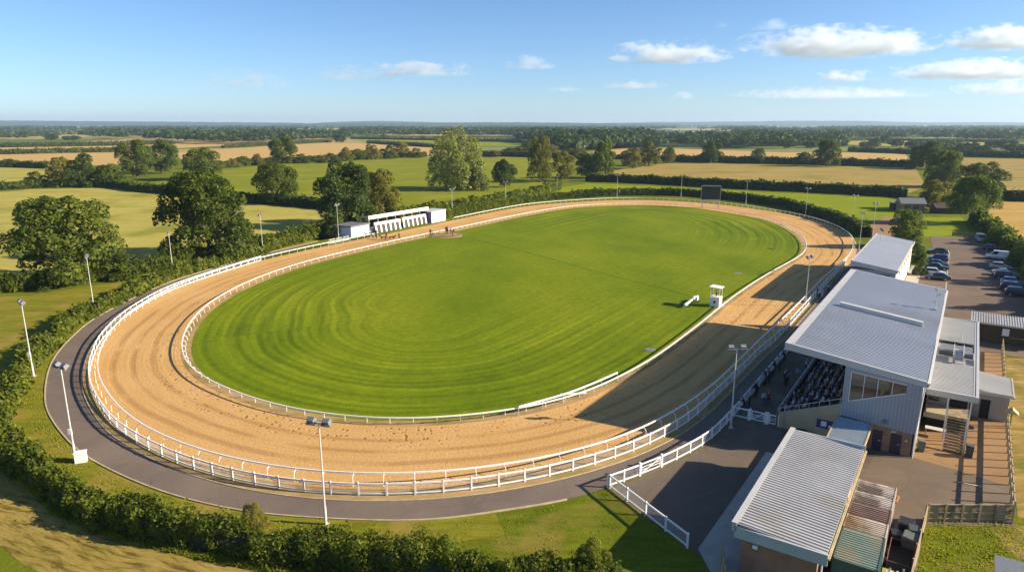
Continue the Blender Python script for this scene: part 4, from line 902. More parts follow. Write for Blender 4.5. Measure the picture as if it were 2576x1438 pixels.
def ribwall(mb, x0,x1,y,zf0,zf1,pitch=.25,d=.03,m=0,ny=-1):
    "vertical ribbed cladding in the plane y between the heights zf0(x) and zf1(x)"
    n=int(round((x1-x0)/pitch)); q=(x1-x0)/n
    for i in range(n):
        x=x0+i*q+q*.55; w=q*.3
        mb.hexa([(x,y+ny*d if ny<0 else y,zf0(x)),(x+w,y+ny*d if ny<0 else y,zf0(x)),(x+w,y if ny<0 else y+d,zf0(x)),(x,y if ny<0 else y+d,zf0(x)),
                 (x,y+ny*d if ny<0 else y,zf1(x)),(x+w,y+ny*d if ny<0 else y,zf1(x)),(x+w,y if ny<0 else y+d,zf1(x)),(x,y if ny<0 else y+d,zf1(x))],m)
    return mb
# ---- grandstand (local x = s, y = t)
GS=st_empty('grandstand',0,0,'large grandstand with wide ribbed grey roof over seated spectators','grandstand')
zb,zf=7.45,8.95; zr=lambda t: zb+(t+.5)/11.9*(zf-zb)
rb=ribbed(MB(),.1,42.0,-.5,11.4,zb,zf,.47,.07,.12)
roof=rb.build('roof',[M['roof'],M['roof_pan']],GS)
tr=MB(); tr.hexa([(-.12,-.55,zb-.45),(.1,-.55,zb-.45),(.1,11.45,zf-.62),(-.12,11.45,zf-.62),(-.12,-.55,zb+.09),(.1,-.55,zb+.09),(.1,11.45,zf+.09),(-.12,11.45,zf+.09)])
tr.hexa([(42.0,-.55,zb-.45),(42.2,-.55,zb-.45),(42.2,11.45,zf-.62),(42.0,11.45,zf-.62),(42.0,-.55,zb+.09),(42.2,-.55,zb+.09),(42.2,11.45,zf+.09),(42.0,11.45,zf+.09)])
tr.box(-.12,42.2,11.45,11.75,zf-.62,zf+.1); tr.box(.1,42,10.95,11.445,zf+.062,zf+.085)
tr.build('fascia',M['roof_trim'],GS)
MB().box(-.1,42.2,-.78,-.56,zb-.2,zb-.02).build('gutter',M['gutter'],GS)
rv=MB(); P0=(26.5,8.6); P1=(26.5,.6)
rv.hexa([(26.2,1.2,zr(1.2)+.05),(26.8,1.2,zr(1.2)+.05),(26.8,9.2,zr(9.2)+.05),(26.2,9.2,zr(9.2)+.05),(26.25,1.2,zr(1.2)+.5),(26.75,1.2,zr(1.2)+.5),(26.75,9.2,zr(9.2)+.5),(26.25,9.2,zr(9.2)+.5)])
M['wornline']=plain('worn_grass_line',(.06,.085,.006),.95,.3,.3,0,0,'world',.05)
rv.v=[];rv.f=[];rv.m=[]
s0=19.2
rv.hexa([(s0-.35,1.0,zr(1)+.05),(s0+.35,1.0,zr(1)+.05),(s0+.35,9.7,zr(9.7)+.05),(s0-.35,9.7,zr(9.7)+.05),(s0-.3,1.0,zr(1)+.55),(s0+.3,1.0,zr(1)+.55),(s0+.3,9.7,zr(9.7)+.55),(s0-.3,9.7,zr(9.7)+.55)])
rv.build('roof_vent',M['roof_trim'],roof)
mm=MB(); mm.tube([(28.5,.2,zr(.2)),(28.5,.2,zr(.2)+3.0)],.05,6)
for z in (.9,1.3,1.7,2.2,2.6): mm.bar((28.2,.2-.05,zr(.2)+z),(28.8,.2+.1,zr(.2)+z),.05)
for z,a in ((1.0,.25),(1.9,-.25),(2.5,.2)): mm.box(28.4,28.6,.2+a-.12,.2+a+.12,zr(.2)+z,zr(.2)+z+.35)
mm.box(28.3,28.7,0,.4,zr(.2),zr(.2)+.3); mm.build('antenna_mast',M['galv'],roof)
# end wall (plane s=0, faces the camera: outside is -s)
def endpoly(name, poly, x0, x1, m, parent=GS):
    b=MB(); n=len(poly); A=sum(poly[i][0]*poly[(i+1)%n][1]-poly[(i+1)%n][0]*poly[i][1] for i in range(n))
    if A<0: poly=poly[::-1]
    V=[(x0,a,z) for a,z in poly]+[(x1,a,z) for a,z in poly]
    F=[tuple(range(n-1,-1,-1)),tuple(range(n,2*n))]+[(i,(i+1)%n,n+(i+1)%n,n+i) for i in range(n)]
    o=b.add(V,F).build(name,m,parent); return o
tw=lambda t: zr(t)-.5
CLR=[]
wz=lambda t: 2.30+max(0,t)*.065
WT=[5.62,1.0]     # window: t range
wtop=lambda t: 6.90+(t-1.0)*.075; wbot=lambda t: 6.08-(t-1.0)*.39
EW=endpoly('end_wall',[(-.3,wz(-.3)),(6.1,wz(6.1)),(6.1,wbot(5.62)-.02),(5.62,wbot(5.62)-.02),(.98,wbot(.98)),(.98,6.9),(5.62,wtop(5.62)),(5.62,wbot(5.62)),(6.1,wbot(5.62)),(6.1,tw(6.1)),(-.3,tw(-.3))],0,.18,M['clad'])
x=-.25
while x<6.05:
    w=.10
    segs=[(wz(x),tw(x))] if x<.95 or x+w>5.66 else [(wz(x),wbot(x)-.06),(wtop(x)+.06,tw(x))]
    for za,zb_ in segs:
        if zb_-za>.05: CLR.append([(-.05,x,za),(-.001,x,za),(-.001,x+w,za),(-.05,x+w,za),(-.05,x,zb_),(-.001,x,zb_),(-.001,x+w,zb_),(-.05,x+w,zb_)])
    x+=.3
ec=MB()
for q_ in CLR: ec.hexa(q_)
ec.v=[tuple(v) for v in ec.v]; me_=EW.data; bm_=bmesh.new(); bm_.from_mesh(me_)
vv=[bm_.verts.new(v) for v in ec.v]
for f_ in ec.f:
    fc=bm_.faces.new([vv[i] for i in f_]); fc.material_index=1
bm_.to_mesh(me_); bm_.free(); me_.materials.append(M['clad_rib'])
win=endpoly('window',[(5.60,wbot(5.60)),(1.0,wbot(1.0)),(1.0,wtop(1.0)),(5.60,wtop(5.60))],.09,.12,M['glassroom'])
fr=MB()
for t in (4.45,3.3,2.1): fr.box(-.02,.085,t-.03,t+.03,wbot(t),wtop(t))
for (a,b_) in (((5.6,wbot(5.6)),(1.0,wbot(1.0))),((1.0,wtop(1.0)),(5.6,wtop(5.6))),((5.6,wbot(5.6)),(5.6,wtop(5.6)))): fr.bar((.0,*a),(.0,*b_),.08,.09)
fr.build('window_frame',M['gutter'],win)
endpoly('base_wall',[(0,-.02),(4.55,-.02),(4.55,wz(4.5)),(0,wz(0))],.04,.3,M['brick_tan'])
for t0,t1 in ((2.4,3.21),(.82,1.70)):
    dr=MB().box(-.03,.035,t0,t1,.02,1.98).build('door',M['navy'],GS); MB().box(-.07,-.031,t0+.10,t0+.32,.98,1.04).build('handle',M['galv'],dr)
MB().box(-.02,.038,.35,.55,1.45,1.6).build('wall_sign',M['paper'],GS); MB().box(-.12,.035,1.35,1.75,2.12,2.24).build('door_lamp',M['lampglass'],GS)
MB().box(-.28,-.035,2.2,2.55,2.85,3.15).build('bulkhead_lamp',M['lampgrey'],GS)
MB().tube([(-.06,-.2,.0),(-.06,-.2,2.2),(-.1,-.42,7.0)],.06,6).build('downpipe',M['gutter'],GS)
# long side walls and back
MB().box(.18,42,-.3,-.12,0,6.9).build('rear_wall',M['greywall'],GS)
MB().box(41.8,42,-.1,11.2,0,7.0).build('far_end_wall',M['clad'],GS)
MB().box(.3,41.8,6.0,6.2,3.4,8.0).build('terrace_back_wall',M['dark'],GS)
# terrace
tz0,tz1=.75,3.35; rows=7; t_f,t_b=11.55,6.2; dt=(t_f-t_b)/rows
ts=MB()
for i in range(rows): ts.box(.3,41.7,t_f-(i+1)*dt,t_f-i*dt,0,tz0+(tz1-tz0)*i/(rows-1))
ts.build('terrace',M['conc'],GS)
for i in range(rows):
    z=tz0+(tz1-tz0)*i/(rows-1); tm=t_f-i*dt-.5
    bn=MB(); bn.box(.5,41.5,tm-.16,tm+.16,z+.38,z+.44); bn.box(.5,41.5,tm-.22,tm-.17,z+.44,z+.82)
    for x in np.arange(1,41,2.5): bn.box(x,x+.08,tm-.14,tm+.14,z,z+.38)
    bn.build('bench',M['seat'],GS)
endpoly('terrace_end_wall',[(6.1,-.02),(11.9,-.02),(11.9,1.5),(6.1,3.85)],.02,.28,M['beige'])
er=MB(); er.bar((.12,11.8,2.0),(.12,6.15,4.38),.05); 
for t in np.linspace(11.7,6.3,7): zz=1.5+(11.9-t)/5.8*2.35; er.bar((.12,t,zz),(.12,t,zz+.52),.05)
er.build('handrail',M['galv'],GS)
fb=MB(); fb.box(.0,41.9,11.75,11.95,0,1.45); fb.box(0,41.9,11.70,12.0,1.45,1.56); fb.build('front_wall',M['conc'],GS)
br=MB(); br.bar((0,11.85,1.95),(41.9,11.85,1.95),.06)
for x in np.arange(.2,41.9,2.2): br.bar((x,11.85,1.56),(x,11.85,1.95),.05)
br.build('front_handrail',M['galv'],GS)
for x in (10.6,21,31.4,41.6): MB().box(x-.1,x+.1,6.25,6.42,0,8.1).build('roof_post',M['steel'],GS)
ra=MB()
for x in (.5,10.6,21,31.4,41.3): ra.hexa([(x-.08,6.2,zr(6.2)-.55),(x+.08,6.2,zr(6.2)-.55),(x+.08,11.3,zr(11.3)-.4),(x-.08,11.3,zr(11.3)-.4),(x-.08,6.2,zr(6.2)-.13),(x+.08,6.2,zr(6.2)-.13),(x+.08,11.3,zr(11.3)-.13),(x-.08,11.3,zr(11.3)-.13)])
ra.build('rafter',M['steel'],GS)
nb=MB().box(-.06,.015,6.65,8.15,1.0,1.85).build('notice_board',M['blueboard'],GS)
MB().box(-.075,-.062,7.25,7.75,1.2,1.72).build('poster',M['paper'],nb); MB().box(-.075,-.062,6.8,7.05,1.1,1.42).build('poster',M['paper'],nb)
MB().tube([(-.05,11.2,0),(-.05,11.2,2.6)],.04,6).build('sign_post',M['galv'],GS)
# dark round planter at the foot of the beige wall
e=empty('planter',tuple(W(-.9,9.3))+(.02,),0,'dark oval planter against the beige stand wall','planter'); MB().tube([(0,0,0),(0,0,.45),(0,0,.55)],[.5,.62,.6],14).build('pot',M['black'],e); MB().tube([(0,0,.5),(0,0,.62)],[.55,.2],10).build('soil',M['brownwood'],e)
# ---- rear annex with the stair
AN=st_empty('annex_building',5.4,-4.35,'flat roofed annex behind the grandstand with an outside stair','building')
def A_(x): return x
za=5.0
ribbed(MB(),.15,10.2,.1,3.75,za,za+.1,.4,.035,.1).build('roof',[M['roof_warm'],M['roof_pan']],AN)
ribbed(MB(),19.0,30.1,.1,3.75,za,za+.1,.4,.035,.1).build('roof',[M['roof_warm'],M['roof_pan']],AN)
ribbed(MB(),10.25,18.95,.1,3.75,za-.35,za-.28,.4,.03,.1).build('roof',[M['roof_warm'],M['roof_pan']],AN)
f=MB(); f.box(-.1,.12,-.1,3.9,za-.45,za+.14); f.box(30.12,30.3,-.1,3.9,za-.45,za+.14); f.box(-.1,30.3,-.35,-.11,za-.42,za+.10); f.box(.125,30.1,-.105,.09,za-.42,za+.05); f.build('fascia',M['roof_trim'],AN)
MB().box(9.2,30,.2,3.8,0,za-.46).build('wall',M['greywall'],AN); 
MB().box(3.2,9.19,.2,3.8,2.5,za-.46).build('upper_wall',M['greywall'],AN); MB().box(.4,3.19,2.0,3.8,2.5,2.62).build('landing',M['beige'],AN); MB().box(.4,3.19,.2,1.99,2.5,2.63).build('landing',M['timber'],AN)
MB().box(3.1,3.195,.35,1.85,2.63,4.45).build('doorway',M['dark'],AN)
w=MB().box(3.1,3.195,2.75,3.65,2.95,4.3).build('window',M['glass'],AN); MB().box(3.05,3.095,2.75,3.65,3.45,3.52).build('window_frame',M['gutter'],w)
MB().box(.3,.42,2.0,3.85,2.1,2.55).build('beam',M['beige'],AN)
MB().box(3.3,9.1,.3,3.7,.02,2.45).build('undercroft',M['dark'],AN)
for t in (.15,2.0): MB().box(.1,.22,t-.06,t+.06,0,za-.45).build('post',M['gutter'],AN)
st=MB(); nst=12
for i in range(nst): 
    x=-2.2+i*(2.6/nst); z=(i+1)*2.5/nst
    st.box(x,x+.24,.35,1.85,z-.05,z)
    st.box(x+.2,x+.235,.36,1.84,z-.2,z-.055)
stt=st.build('stair',M['timber'],AN)
sg=MB()
for t in (.28,1.86): sg.hexa([(-2.35,t,0),(-2.05,t,0),(-2.05,t+.06,0),(-2.35,t+.06,0),(.3,t,2.55),(.45,t,2.3),(.45,t+.06,2.3),(.3,t+.06,2.55)])
sg.build('stringer',M['timber_pale'],stt)
hr=MB()
for t in (.3,1.9): 
    hr.bar((-2.3,t,1.0),(.35,t,3.6),.06); 
    for i in range(5): x=-2.25+i*.62; hr.bar((x,t,.05+(x+2.3)*.95),(x,t,1.0+(x+2.3)*.98),.045)
hr.build('handrail',M['gutter'],stt)
fm=MB()
for x in (10.6,13.2): fm.bar((x,.2,za+.55),(x,3.7,za+.55),.1); fm.bar((x,.2,za-.3),(x,.2,za+.55),.1); fm.bar((x,3.7,za-.3),(x,3.7,za+.55),.1); fm.bar((x,1.9,za-.3),(x,1.9,za+.55),.08)
for t in (.2,1.9,3.7): fm.bar((10.6,t,za+.55),(13.2,t,za+.55),.08)
fm.build('roof_frame',M['steel'],AN)
gw=MB(); gw.hexa([(10.2,1.2,za+.35),(14.6,1.2,za+.35),(14.6,2.0,za+.35),(10.2,2.0,za+.35),(10.2,1.2,za+.43),(14.6,1.2,za+.43),(14.6,2.0,za+.43),(10.2,2.0,za+.43)])
for t in (1.15,2.05): gw.box(10.2,14.6,t-.04,t+.04,za+.35,za+1.0)
gw.build('gangway',M['roof_trim'],AN)
ex=MB(); ex.box(13.9,16.9,.3,3.4,za-.3,za+.2); ex.build('roof_unit',M['lampgrey'],AN)
MB().tube([(20.6,1.4,za),(20.6,1.4,za+.75)],.06,6).build('vent_pipe',M['galv'],AN)
# lean-to behind the annex
LT=st_empty('lean_to',14.0,-7.8,'small grey lean-to with black doorway behind the annex','shed')
ribbed(MB(),0,6.4,0,3.35,2.85,3.2,.33,.035,.08).build('roof',[M['roof_warm'],M['roof_pan']],LT)
f=MB(); f.box(-.12,-.005,-.1,3.4,2.72,3.06); f.box(-.12,6.5,-.22,-.11,2.72,2.92); f.build('fascia',M['roof_trim'],LT)
MB().box(.15,6.3,.15,3.33,0,2.76).build('wall',M['greywall'],LT); MB().box(.11,.145,1.7,2.55,.05,2.1).build('doorway',M['dark'],LT)
# ---- long low building in the foreground
LB=st_empty('store_building',-25.75,3.1,'long low brick store with pale corrugated roof in the near right corner','building')
ribbed(MB(),0,17.45,0,5.6,3.38,3.75,.36,.06,.1).build('roof',[M['roof_low'],M['pan_low']],LB)
f=MB(); f.box(-.16,-.005,-.1,5.75,2.75,3.5); f.box(17.455,17.6,-.1,5.75,3.0,3.72); f.box(-.16,17.6,5.62,5.95,3.2,3.83); f.build('fascia',M['roof_blue'],LB)
MB().box(-.2,17.65,5.55,5.96,3.835,3.86).build('roof_edge',M['roof_trim'],LB)
MB().box(-.16,-.0,-.1,5.75,3.505,3.56).build('verge_trim',M['roof_trim'],LB)
MB().box(-.1,17.55,-.22,-.06,3.18,3.3).build('gutter',M['timber_pale'],LB)
MB().box(.2,17.25,.5,5.3,0,2.95).build('wall',M['brick'],LB); MB().box(-.1,.195,4.2,4.5,2.3,2.55).build('bulkhead_lamp',M['paper'],LB)
MB().tube([(-.05,.2,0),(-.05,.2,3.2)],.06,6).build('downpipe',M['gutter'],LB)
for x in (6.2,9.4,13.8): MB().box(x,x+1.1,.42,.495,.05,2.3).build('door',M['timber_pale'],LB)
# ---- canopy link
CL=st_empty('canopy',-7.4,3.4,'blue grey corrugated canopy linking the store and the grandstand','canopy')
ribbed(MB(),0,7.15,0,2.9,2.5,2.65,.24,.04,.06).build('roof',[M['roof_blue'],M['roof_pan']],CL)
f=MB(); f.box(-.05,7.1,-.12,-.01,2.35,2.58); f.box(-.05,7.1,2.91,3.0,2.45,2.72); f.build('fascia',M['timber_pale'],CL)
for x,t in ((.2,.1),(3.6,.1),(.2,2.75),(3.6,2.75)): MB().box(x-.05,x+.05,t-.05,t+.05,0,2.4).build('post',M['steel'],CL)
# ---- small grey building at the bend
FB=st_empty('clubhouse',60.2,6.9,'grey mono-pitch roofed building with cream side wall near the far bend','building')
MB().hexa([(0,0,6.0),(35.5,0,6.0),(35.5,6.9,7.0),(0,6.9,7.0),(0,0,6.12),(35.5,0,6.12),(35.5,6.9,7.12),(0,6.9,7.12)]).build('roof',M['roof_grey2'],FB)
f=MB(); f.hexa([(-.15,-.1,5.55),(-.005,-.1,5.55),(-.005,7,6.3),(-.15,7,6.3),(-.15,-.1,6.15),(-.005,-.1,6.15),(-.005,7,7.16),(-.15,7,7.16)]); f.box(-.15,35.6,6.905,7.1,6.4,7.18); f.box(-.15,35.6,-.25,-.105,5.8,6.1); f.build('fascia',M['roof_trim'],FB)
MB().box(.3,35.2,.2,6.5,0,5.75).build('wall',M['clad'],FB); MB().box(.3,35.2,.12,.195,0,5.7).build('side_wall',M['cream'],FB)
for i in range(7):
    x=2.5+i*4.6; MB().box(x,x+1.3,.07,.115,4.1,4.7).build('window',M['glass'],FB)
MB().box(.2,.295,1.0,6.0,3.9,5.2).build('window',M['glass'],FB); MB().box(.15,.195,3.3,3.4,3.9,5.2).build('mullion',M['gutter'],FB)
# ---- brown shed at the right edge
SH=st_empty('shed',45.2,-4.0,'dark brown boarded shed with grey corrugated roof at the right edge','shed')
SH.rotation_euler=(0,0,STROT)
ribbed(MB(),-11,0,.0,5.4,2.75,3.0,.3,.04,.06,along='s').build('roof',M['roof_low'],SH) if False else None
rr=MB(); n=36
for i in range(n):
    t=-11*i/n; t2=-11*(i+.55)/n
    rr.hexa([(0,t2,2.72),(5.2,t2,2.98),(5.2,t,2.98),(0,t,2.72),(0,t2,2.82),(5.2,t2,3.08),(5.2,t,3.08),(0,t,2.82)])
rr.hexa([(0,-11,2.6),(5.2,-11,2.86),(5.2,0,2.86),(0,0,2.6),(0,-11,2.70),(5.2,-11,2.96),(5.2,0,2.96),(0,0,2.70)])
rr.build('roof',M['roof_low'],SH)
MB().box(.5,5.0,-10.8,-.2,0,2.6).build('wall',M['brownwood'],SH); MB().box(.42,.495,-4.6,-3.8,1.2,2.2).build('window',M['paper'],SH); MB().box(.42,.495,-6.6,-4.7,1.0,1.08).build('rail',M['timber'],SH)
# pale open-top block behind the shed, planter boxes and loading bay behind the stand
e=st_empty('loading_bay',37.5,-4.6,'dark open topped concrete bay behind the far end of the stand','loading bay'); b=MB(); b.box(0,.2,0,3.6,0,2.4); b.box(4.4,4.6,0,3.6,0,2.4); b.box(.2,4.4,0,.2,0,2.4); b.build('wall',M['greywall'],e); MB().box(.2,4.4,.2,3.6,1.2,1.3).build('cover',M['dark'],e)
e=st_empty('skip',44.5,-3.9,'dark open skip with a pale rim behind the stand corner','skip'); b=MB(); b.hexa([(.3,.1,.1),(3.4,.1,.1),(3.4,2.2,.1),(.3,2.2,.1),(0,0,1.6),(3.8,0,1.6),(3.8,2.4,1.6),(0,2.4,1.6)]); b.build('body',M['lampgrey'],e); b=MB()
for q in (((0,0),(3.8,0)),((3.8,0),(3.8,2.4)),((3.8,2.4),(0,2.4)),((0,2.4),(0,0))): b.bar((*q[0],1.63),(*q[1],1.63),.12)
b.build('rim',M['roof_trim'],e)
# ---- brick house in the distance
e=empty('house',(*G(2290,533),0),R(-8),'distant low brick house half hidden by the olive tree','house')
MB().box(-3,4.5,0,5,0,3.0).build('wall',M['brick_tan'],e); b=MB(); b.add([(-3.5,-.5,3.0),(5,-.5,3.0),(5,2.5,4.8),(-3.5,2.5,4.8),(-3.5,5.5,3.0),(5,5.5,3.0)],[(0,1,2,3),(3,2,5,4),(0,3,4),(1,5,2)]); b.build('roof',M['lampgrey'],e)
for x in (-2,.8): MB().box(x,x+1.6,-.06,-.005,1,2.3).build('window',M['glass'],e)
e=empty('house',(*G(2255,528),0),R(-8),'pale flat roofed outbuilding left of the distant brick house','house'); MB().box(-1,3,0,4,0,2.4).build('wall',M['brownwood'],e); MB().box(-1.3,3.3,-.3,4.3,2.4,2.7).build('roof',M['roof_trim'],e)
e=empty('house',(*G(2370,537),0),R(-8),'dark low barn right of the distant brick house','house'); MB().box(-2,8,0,5,0,2.0).build('wall',M['brownwood'],e); b=MB(); b.add([(-2.4,-.4,2.0),(8.4,-.4,2.0),(8.4,2.5,3.4),(-2.4,2.5,3.4),(-2.4,5.4,2.0),(8.4,5.4,2.0)],[(0,1,2,3),(3,2,5,4),(0,3,4),(1,5,2)]); b.build('roof',M['brownwood'],e)
# ---- containers
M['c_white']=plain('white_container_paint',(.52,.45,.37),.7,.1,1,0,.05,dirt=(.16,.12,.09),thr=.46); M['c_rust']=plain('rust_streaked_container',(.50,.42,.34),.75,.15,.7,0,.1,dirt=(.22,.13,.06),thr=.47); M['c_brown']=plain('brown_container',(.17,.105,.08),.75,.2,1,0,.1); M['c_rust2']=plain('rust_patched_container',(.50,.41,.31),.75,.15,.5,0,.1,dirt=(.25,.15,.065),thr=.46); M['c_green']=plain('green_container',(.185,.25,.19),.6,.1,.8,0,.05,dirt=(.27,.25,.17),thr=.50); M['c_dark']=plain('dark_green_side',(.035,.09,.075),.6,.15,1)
def container(s0,s1,label,roofm,bodym):
    L=s1-s0; e=st_empty('storage_container',s0,.25,label,'container'); ww=2.65
    MB().box(.03,L-.03,.03,ww-.03,.1,2.5).build('body',M[bodym],e)
    r=MB(); r.box(0,L,0,ww,2.5,2.56); n=int(L/.28)
    for i in range(n): x=.1+i*(L-.2)/n; r.box(x,x+.13,.12,ww-.12,2.561,2.60)
    r.build('roof',M[roofm],e); f=MB()
    for x in (0,L-.1):
        for t in (-.01,ww-.09): f.box(x,x+.1,t,t+.1,0,2.62)
    f.box(.1,L-.1,-.012,.06,2.50,2.62); f.box(.1,L-.1,ww-.06,ww+.012,2.5,2.62); f.build('frame',M[bodym],e)
    ri=MB(); 
    for i in range(max(3,int(L/.3))): x=.15+i*.3; ri.box(x,x+.15,-.02,.028,.15,2.48)
    ri.build('side_rib',M[bodym],e); return e
container(-14.05,-12.2,'clean white roofed container at the far end of the container row','c_white','c_white')
container(-16.0,-14.15,'white container with dark streaks, second in the row beside the store','c_white','c_white')
container(-18.0,-16.1,'brown corrugated container in the middle of the row','c_brown','c_brown')
container(-20.1,-18.1,'pale container with a big rust patch beside the green one','c_rust2','c_rust')
container(-24.3,-20.2,'green container nearest the camera in the row beside the store','c_green','c_dark')
# scrap and bins
def bin_(s,t,z,w,d,h,label,m='black',rz=0,name='bin',cat='bin'):
    e=empty(name,(*W(s,t),z),STROT+rz,label,cat); MB().hexa([(-w*.42,-d*.42,.05),(w*.42,-d*.42,.05),(w*.42,d*.42,.05),(-w*.42,d*.42,.05),(-w/2,-d/2,h),(w/2,-d/2,h),(w/2,d/2,h),(-w/2,d/2,h)]).build('body',M[m],e)
    MB().hexa([(-w*.53,-d*.53,h),(w*.53,-d*.53,h),(w*.53,d*.53,h+.02),(-w*.53,d*.53,h+.02),(-w*.5,-d*.5,h+.09),(w*.5,-d*.5,h+.09),(w*.45,d*.45,h+.16),(-w*.45,d*.45,h+.16)]).build('lid',M[m],e)
    for x in (-w*.35,w*.35): MB().tube([(x-.04,d*.42,.07),(x+.04,d*.42,.07)],.08,8).build('wheel',M['black'],e)
    return e
bin_(-14.6,-.75,0,1.2,1.0,1.25,'big black wheeled bin furthest up the scrap strip'); M['darkgrey']=plain('dark_grey_plastic',(.06,.065,.065),.5,.2,3); M['oldgreen']=plain('dull_green_lid',(.10,.12,.10),.6,.2,3)
bin_(-15.3,-1.35,.05,1.0,.9,1.2,'shiny dark bin against the long timber fence','darkgrey',.2); bin_(-16.4,-1.15,0,1.2,1.0,1.2,'dull green lidded bin in the middle of the scrap strip','oldgreen',-.1)
bin_(-16.2,-.25,0,.9,.8,1.0,'black bin beside the brown container','black',.3)
e=empty('trailer',(*W(-18.6,-.75),0),STROT,'dark open trailer frame with red rim between containers and fence','trailer'); b=MB(); b.box(-1.6,1.6,-.75,.75,.45,.52); b.build('bed',M['dark'],e); b=MB()
for q in (((-1.6,-.75),(1.6,-.75)),((1.6,-.75),(1.6,.75)),((1.6,.75),(-1.6,.75)),((-1.6,.75),(-1.6,-.75))): b.bar((*q[0],1.05),(*q[1],1.05),.06); b.bar((*q[0],.55),(*q[0],1.05),.06)
b.build('side_rail',M['rust'],e)
for x in (-.6,.6):
    for y in (-.82,.82): MB().tube([(x,y-.1,.33),(x,y+.1,.33)],.33,12).build('wheel',M['black'],e)
M['yellow']=plain('yellow_paint',(.50,.33,.03),.6,.15,2)
e=empty('skip',(*W(-22.3,-.6),0),STROT,'small yellow skip holding white rubble at the bottom edge','skip'); b=MB(); b.hexa([(-.9,-.55,.1),(.9,-.55,.1),(.9,.55,.1),(-.9,.55,.1),(-1.2,-.75,1.0),(1.2,-.75,1.0),(1.2,.75,1.0),(-1.2,.75,1.0)]); b.build('body',M['yellow'],e)
b=MB()
for i in range(26): x,y=rng.uniform(-.9,.9),rng.uniform(-.5,.5); b.bar((x,y,1.0),(x+rng.uniform(-.5,.5),y+rng.uniform(-.3,.3),1.05+rng.uniform(0,.35)),.12,.05)
b.build('rubble',M['paper'],e)
bin_(3.2,-4.55,0,.6,.65,1.05,'dark wheelie bin right of the stair foot','darkgrey'); bin_(2.0,-.75,0,.6,.6,1.0,'grey green wheelie bin at the grandstand corner','oldgreen',.2)
e=empty('pallet',(*W(-9.0,.6),0.02),.9,'orange timber pallet lying in the gravel yard','pallet'); b=MB()
for i in range(5): b.box(-.6,.6,-.45+i*.2,-.33+i*.2,.1,.13)
for y in (-.4,0,.4): b.box(-.6,.6,y-.05,y+.05,0,.1)
M['orange']=plain('orange_timber',(.42,.17,.045),.8,.2,3); b.build('slats',M['orange'],e)
e=empty('table',(*W(6.6,-1.7),0),STROT,'white topped trestle table under the annex landing','table'); MB().box(-.4,.4,-.9,.9,.72,.76).build('table_top',M['gutter'],e)
for x in(-.3,.3):
    for y in(-.8,.8): MB().box(x-.03,x+.03,y-.03,y+.03,0,.72).build('leg',M['galv'],e)
e=empty('plank',tuple(G(2440,1278*1.0-60)),R(-25),'loose plank lying in the gravel yard near the rail fence shadow','plank'); MB().box(-.9,.9,-.08,.08,.02,.07).build('board',M['timber_pale'],e)
e=empty('shed',(*G(2508,1400,2.1),0),STROT,'corner of a dark shed in the bottom right corner','shed'); MB().box(-5,.0,-6,0,0,2.1).build('wall',M['brownwood'],e); MB().box(-5.2,.15,-6.2,.15,2.1,2.2).build('roof',M['lampgrey'],e)
e=empty('owl_box',(*W(12.6,-7.9),0),STROT,'timber bird table shaped post sign beside the lean-to','sign post'); MB().box(-.06,.06,-.06,.06,0,1.9).build('post',M['timber'],e); b=MB(); b.add([(-.5,-.55,1.75),(.5,-.55,1.75),(.5,0,2.2),(-.5,0,2.2),(-.5,.55,1.75),(.5,.55,1.75)],[(0,1,2,3),(3,2,5,4),(0,3,4),(1,5,2),(0,4,5,1)]); b.build('roof',M['timber_pale'],e); e.name='post_shelter'
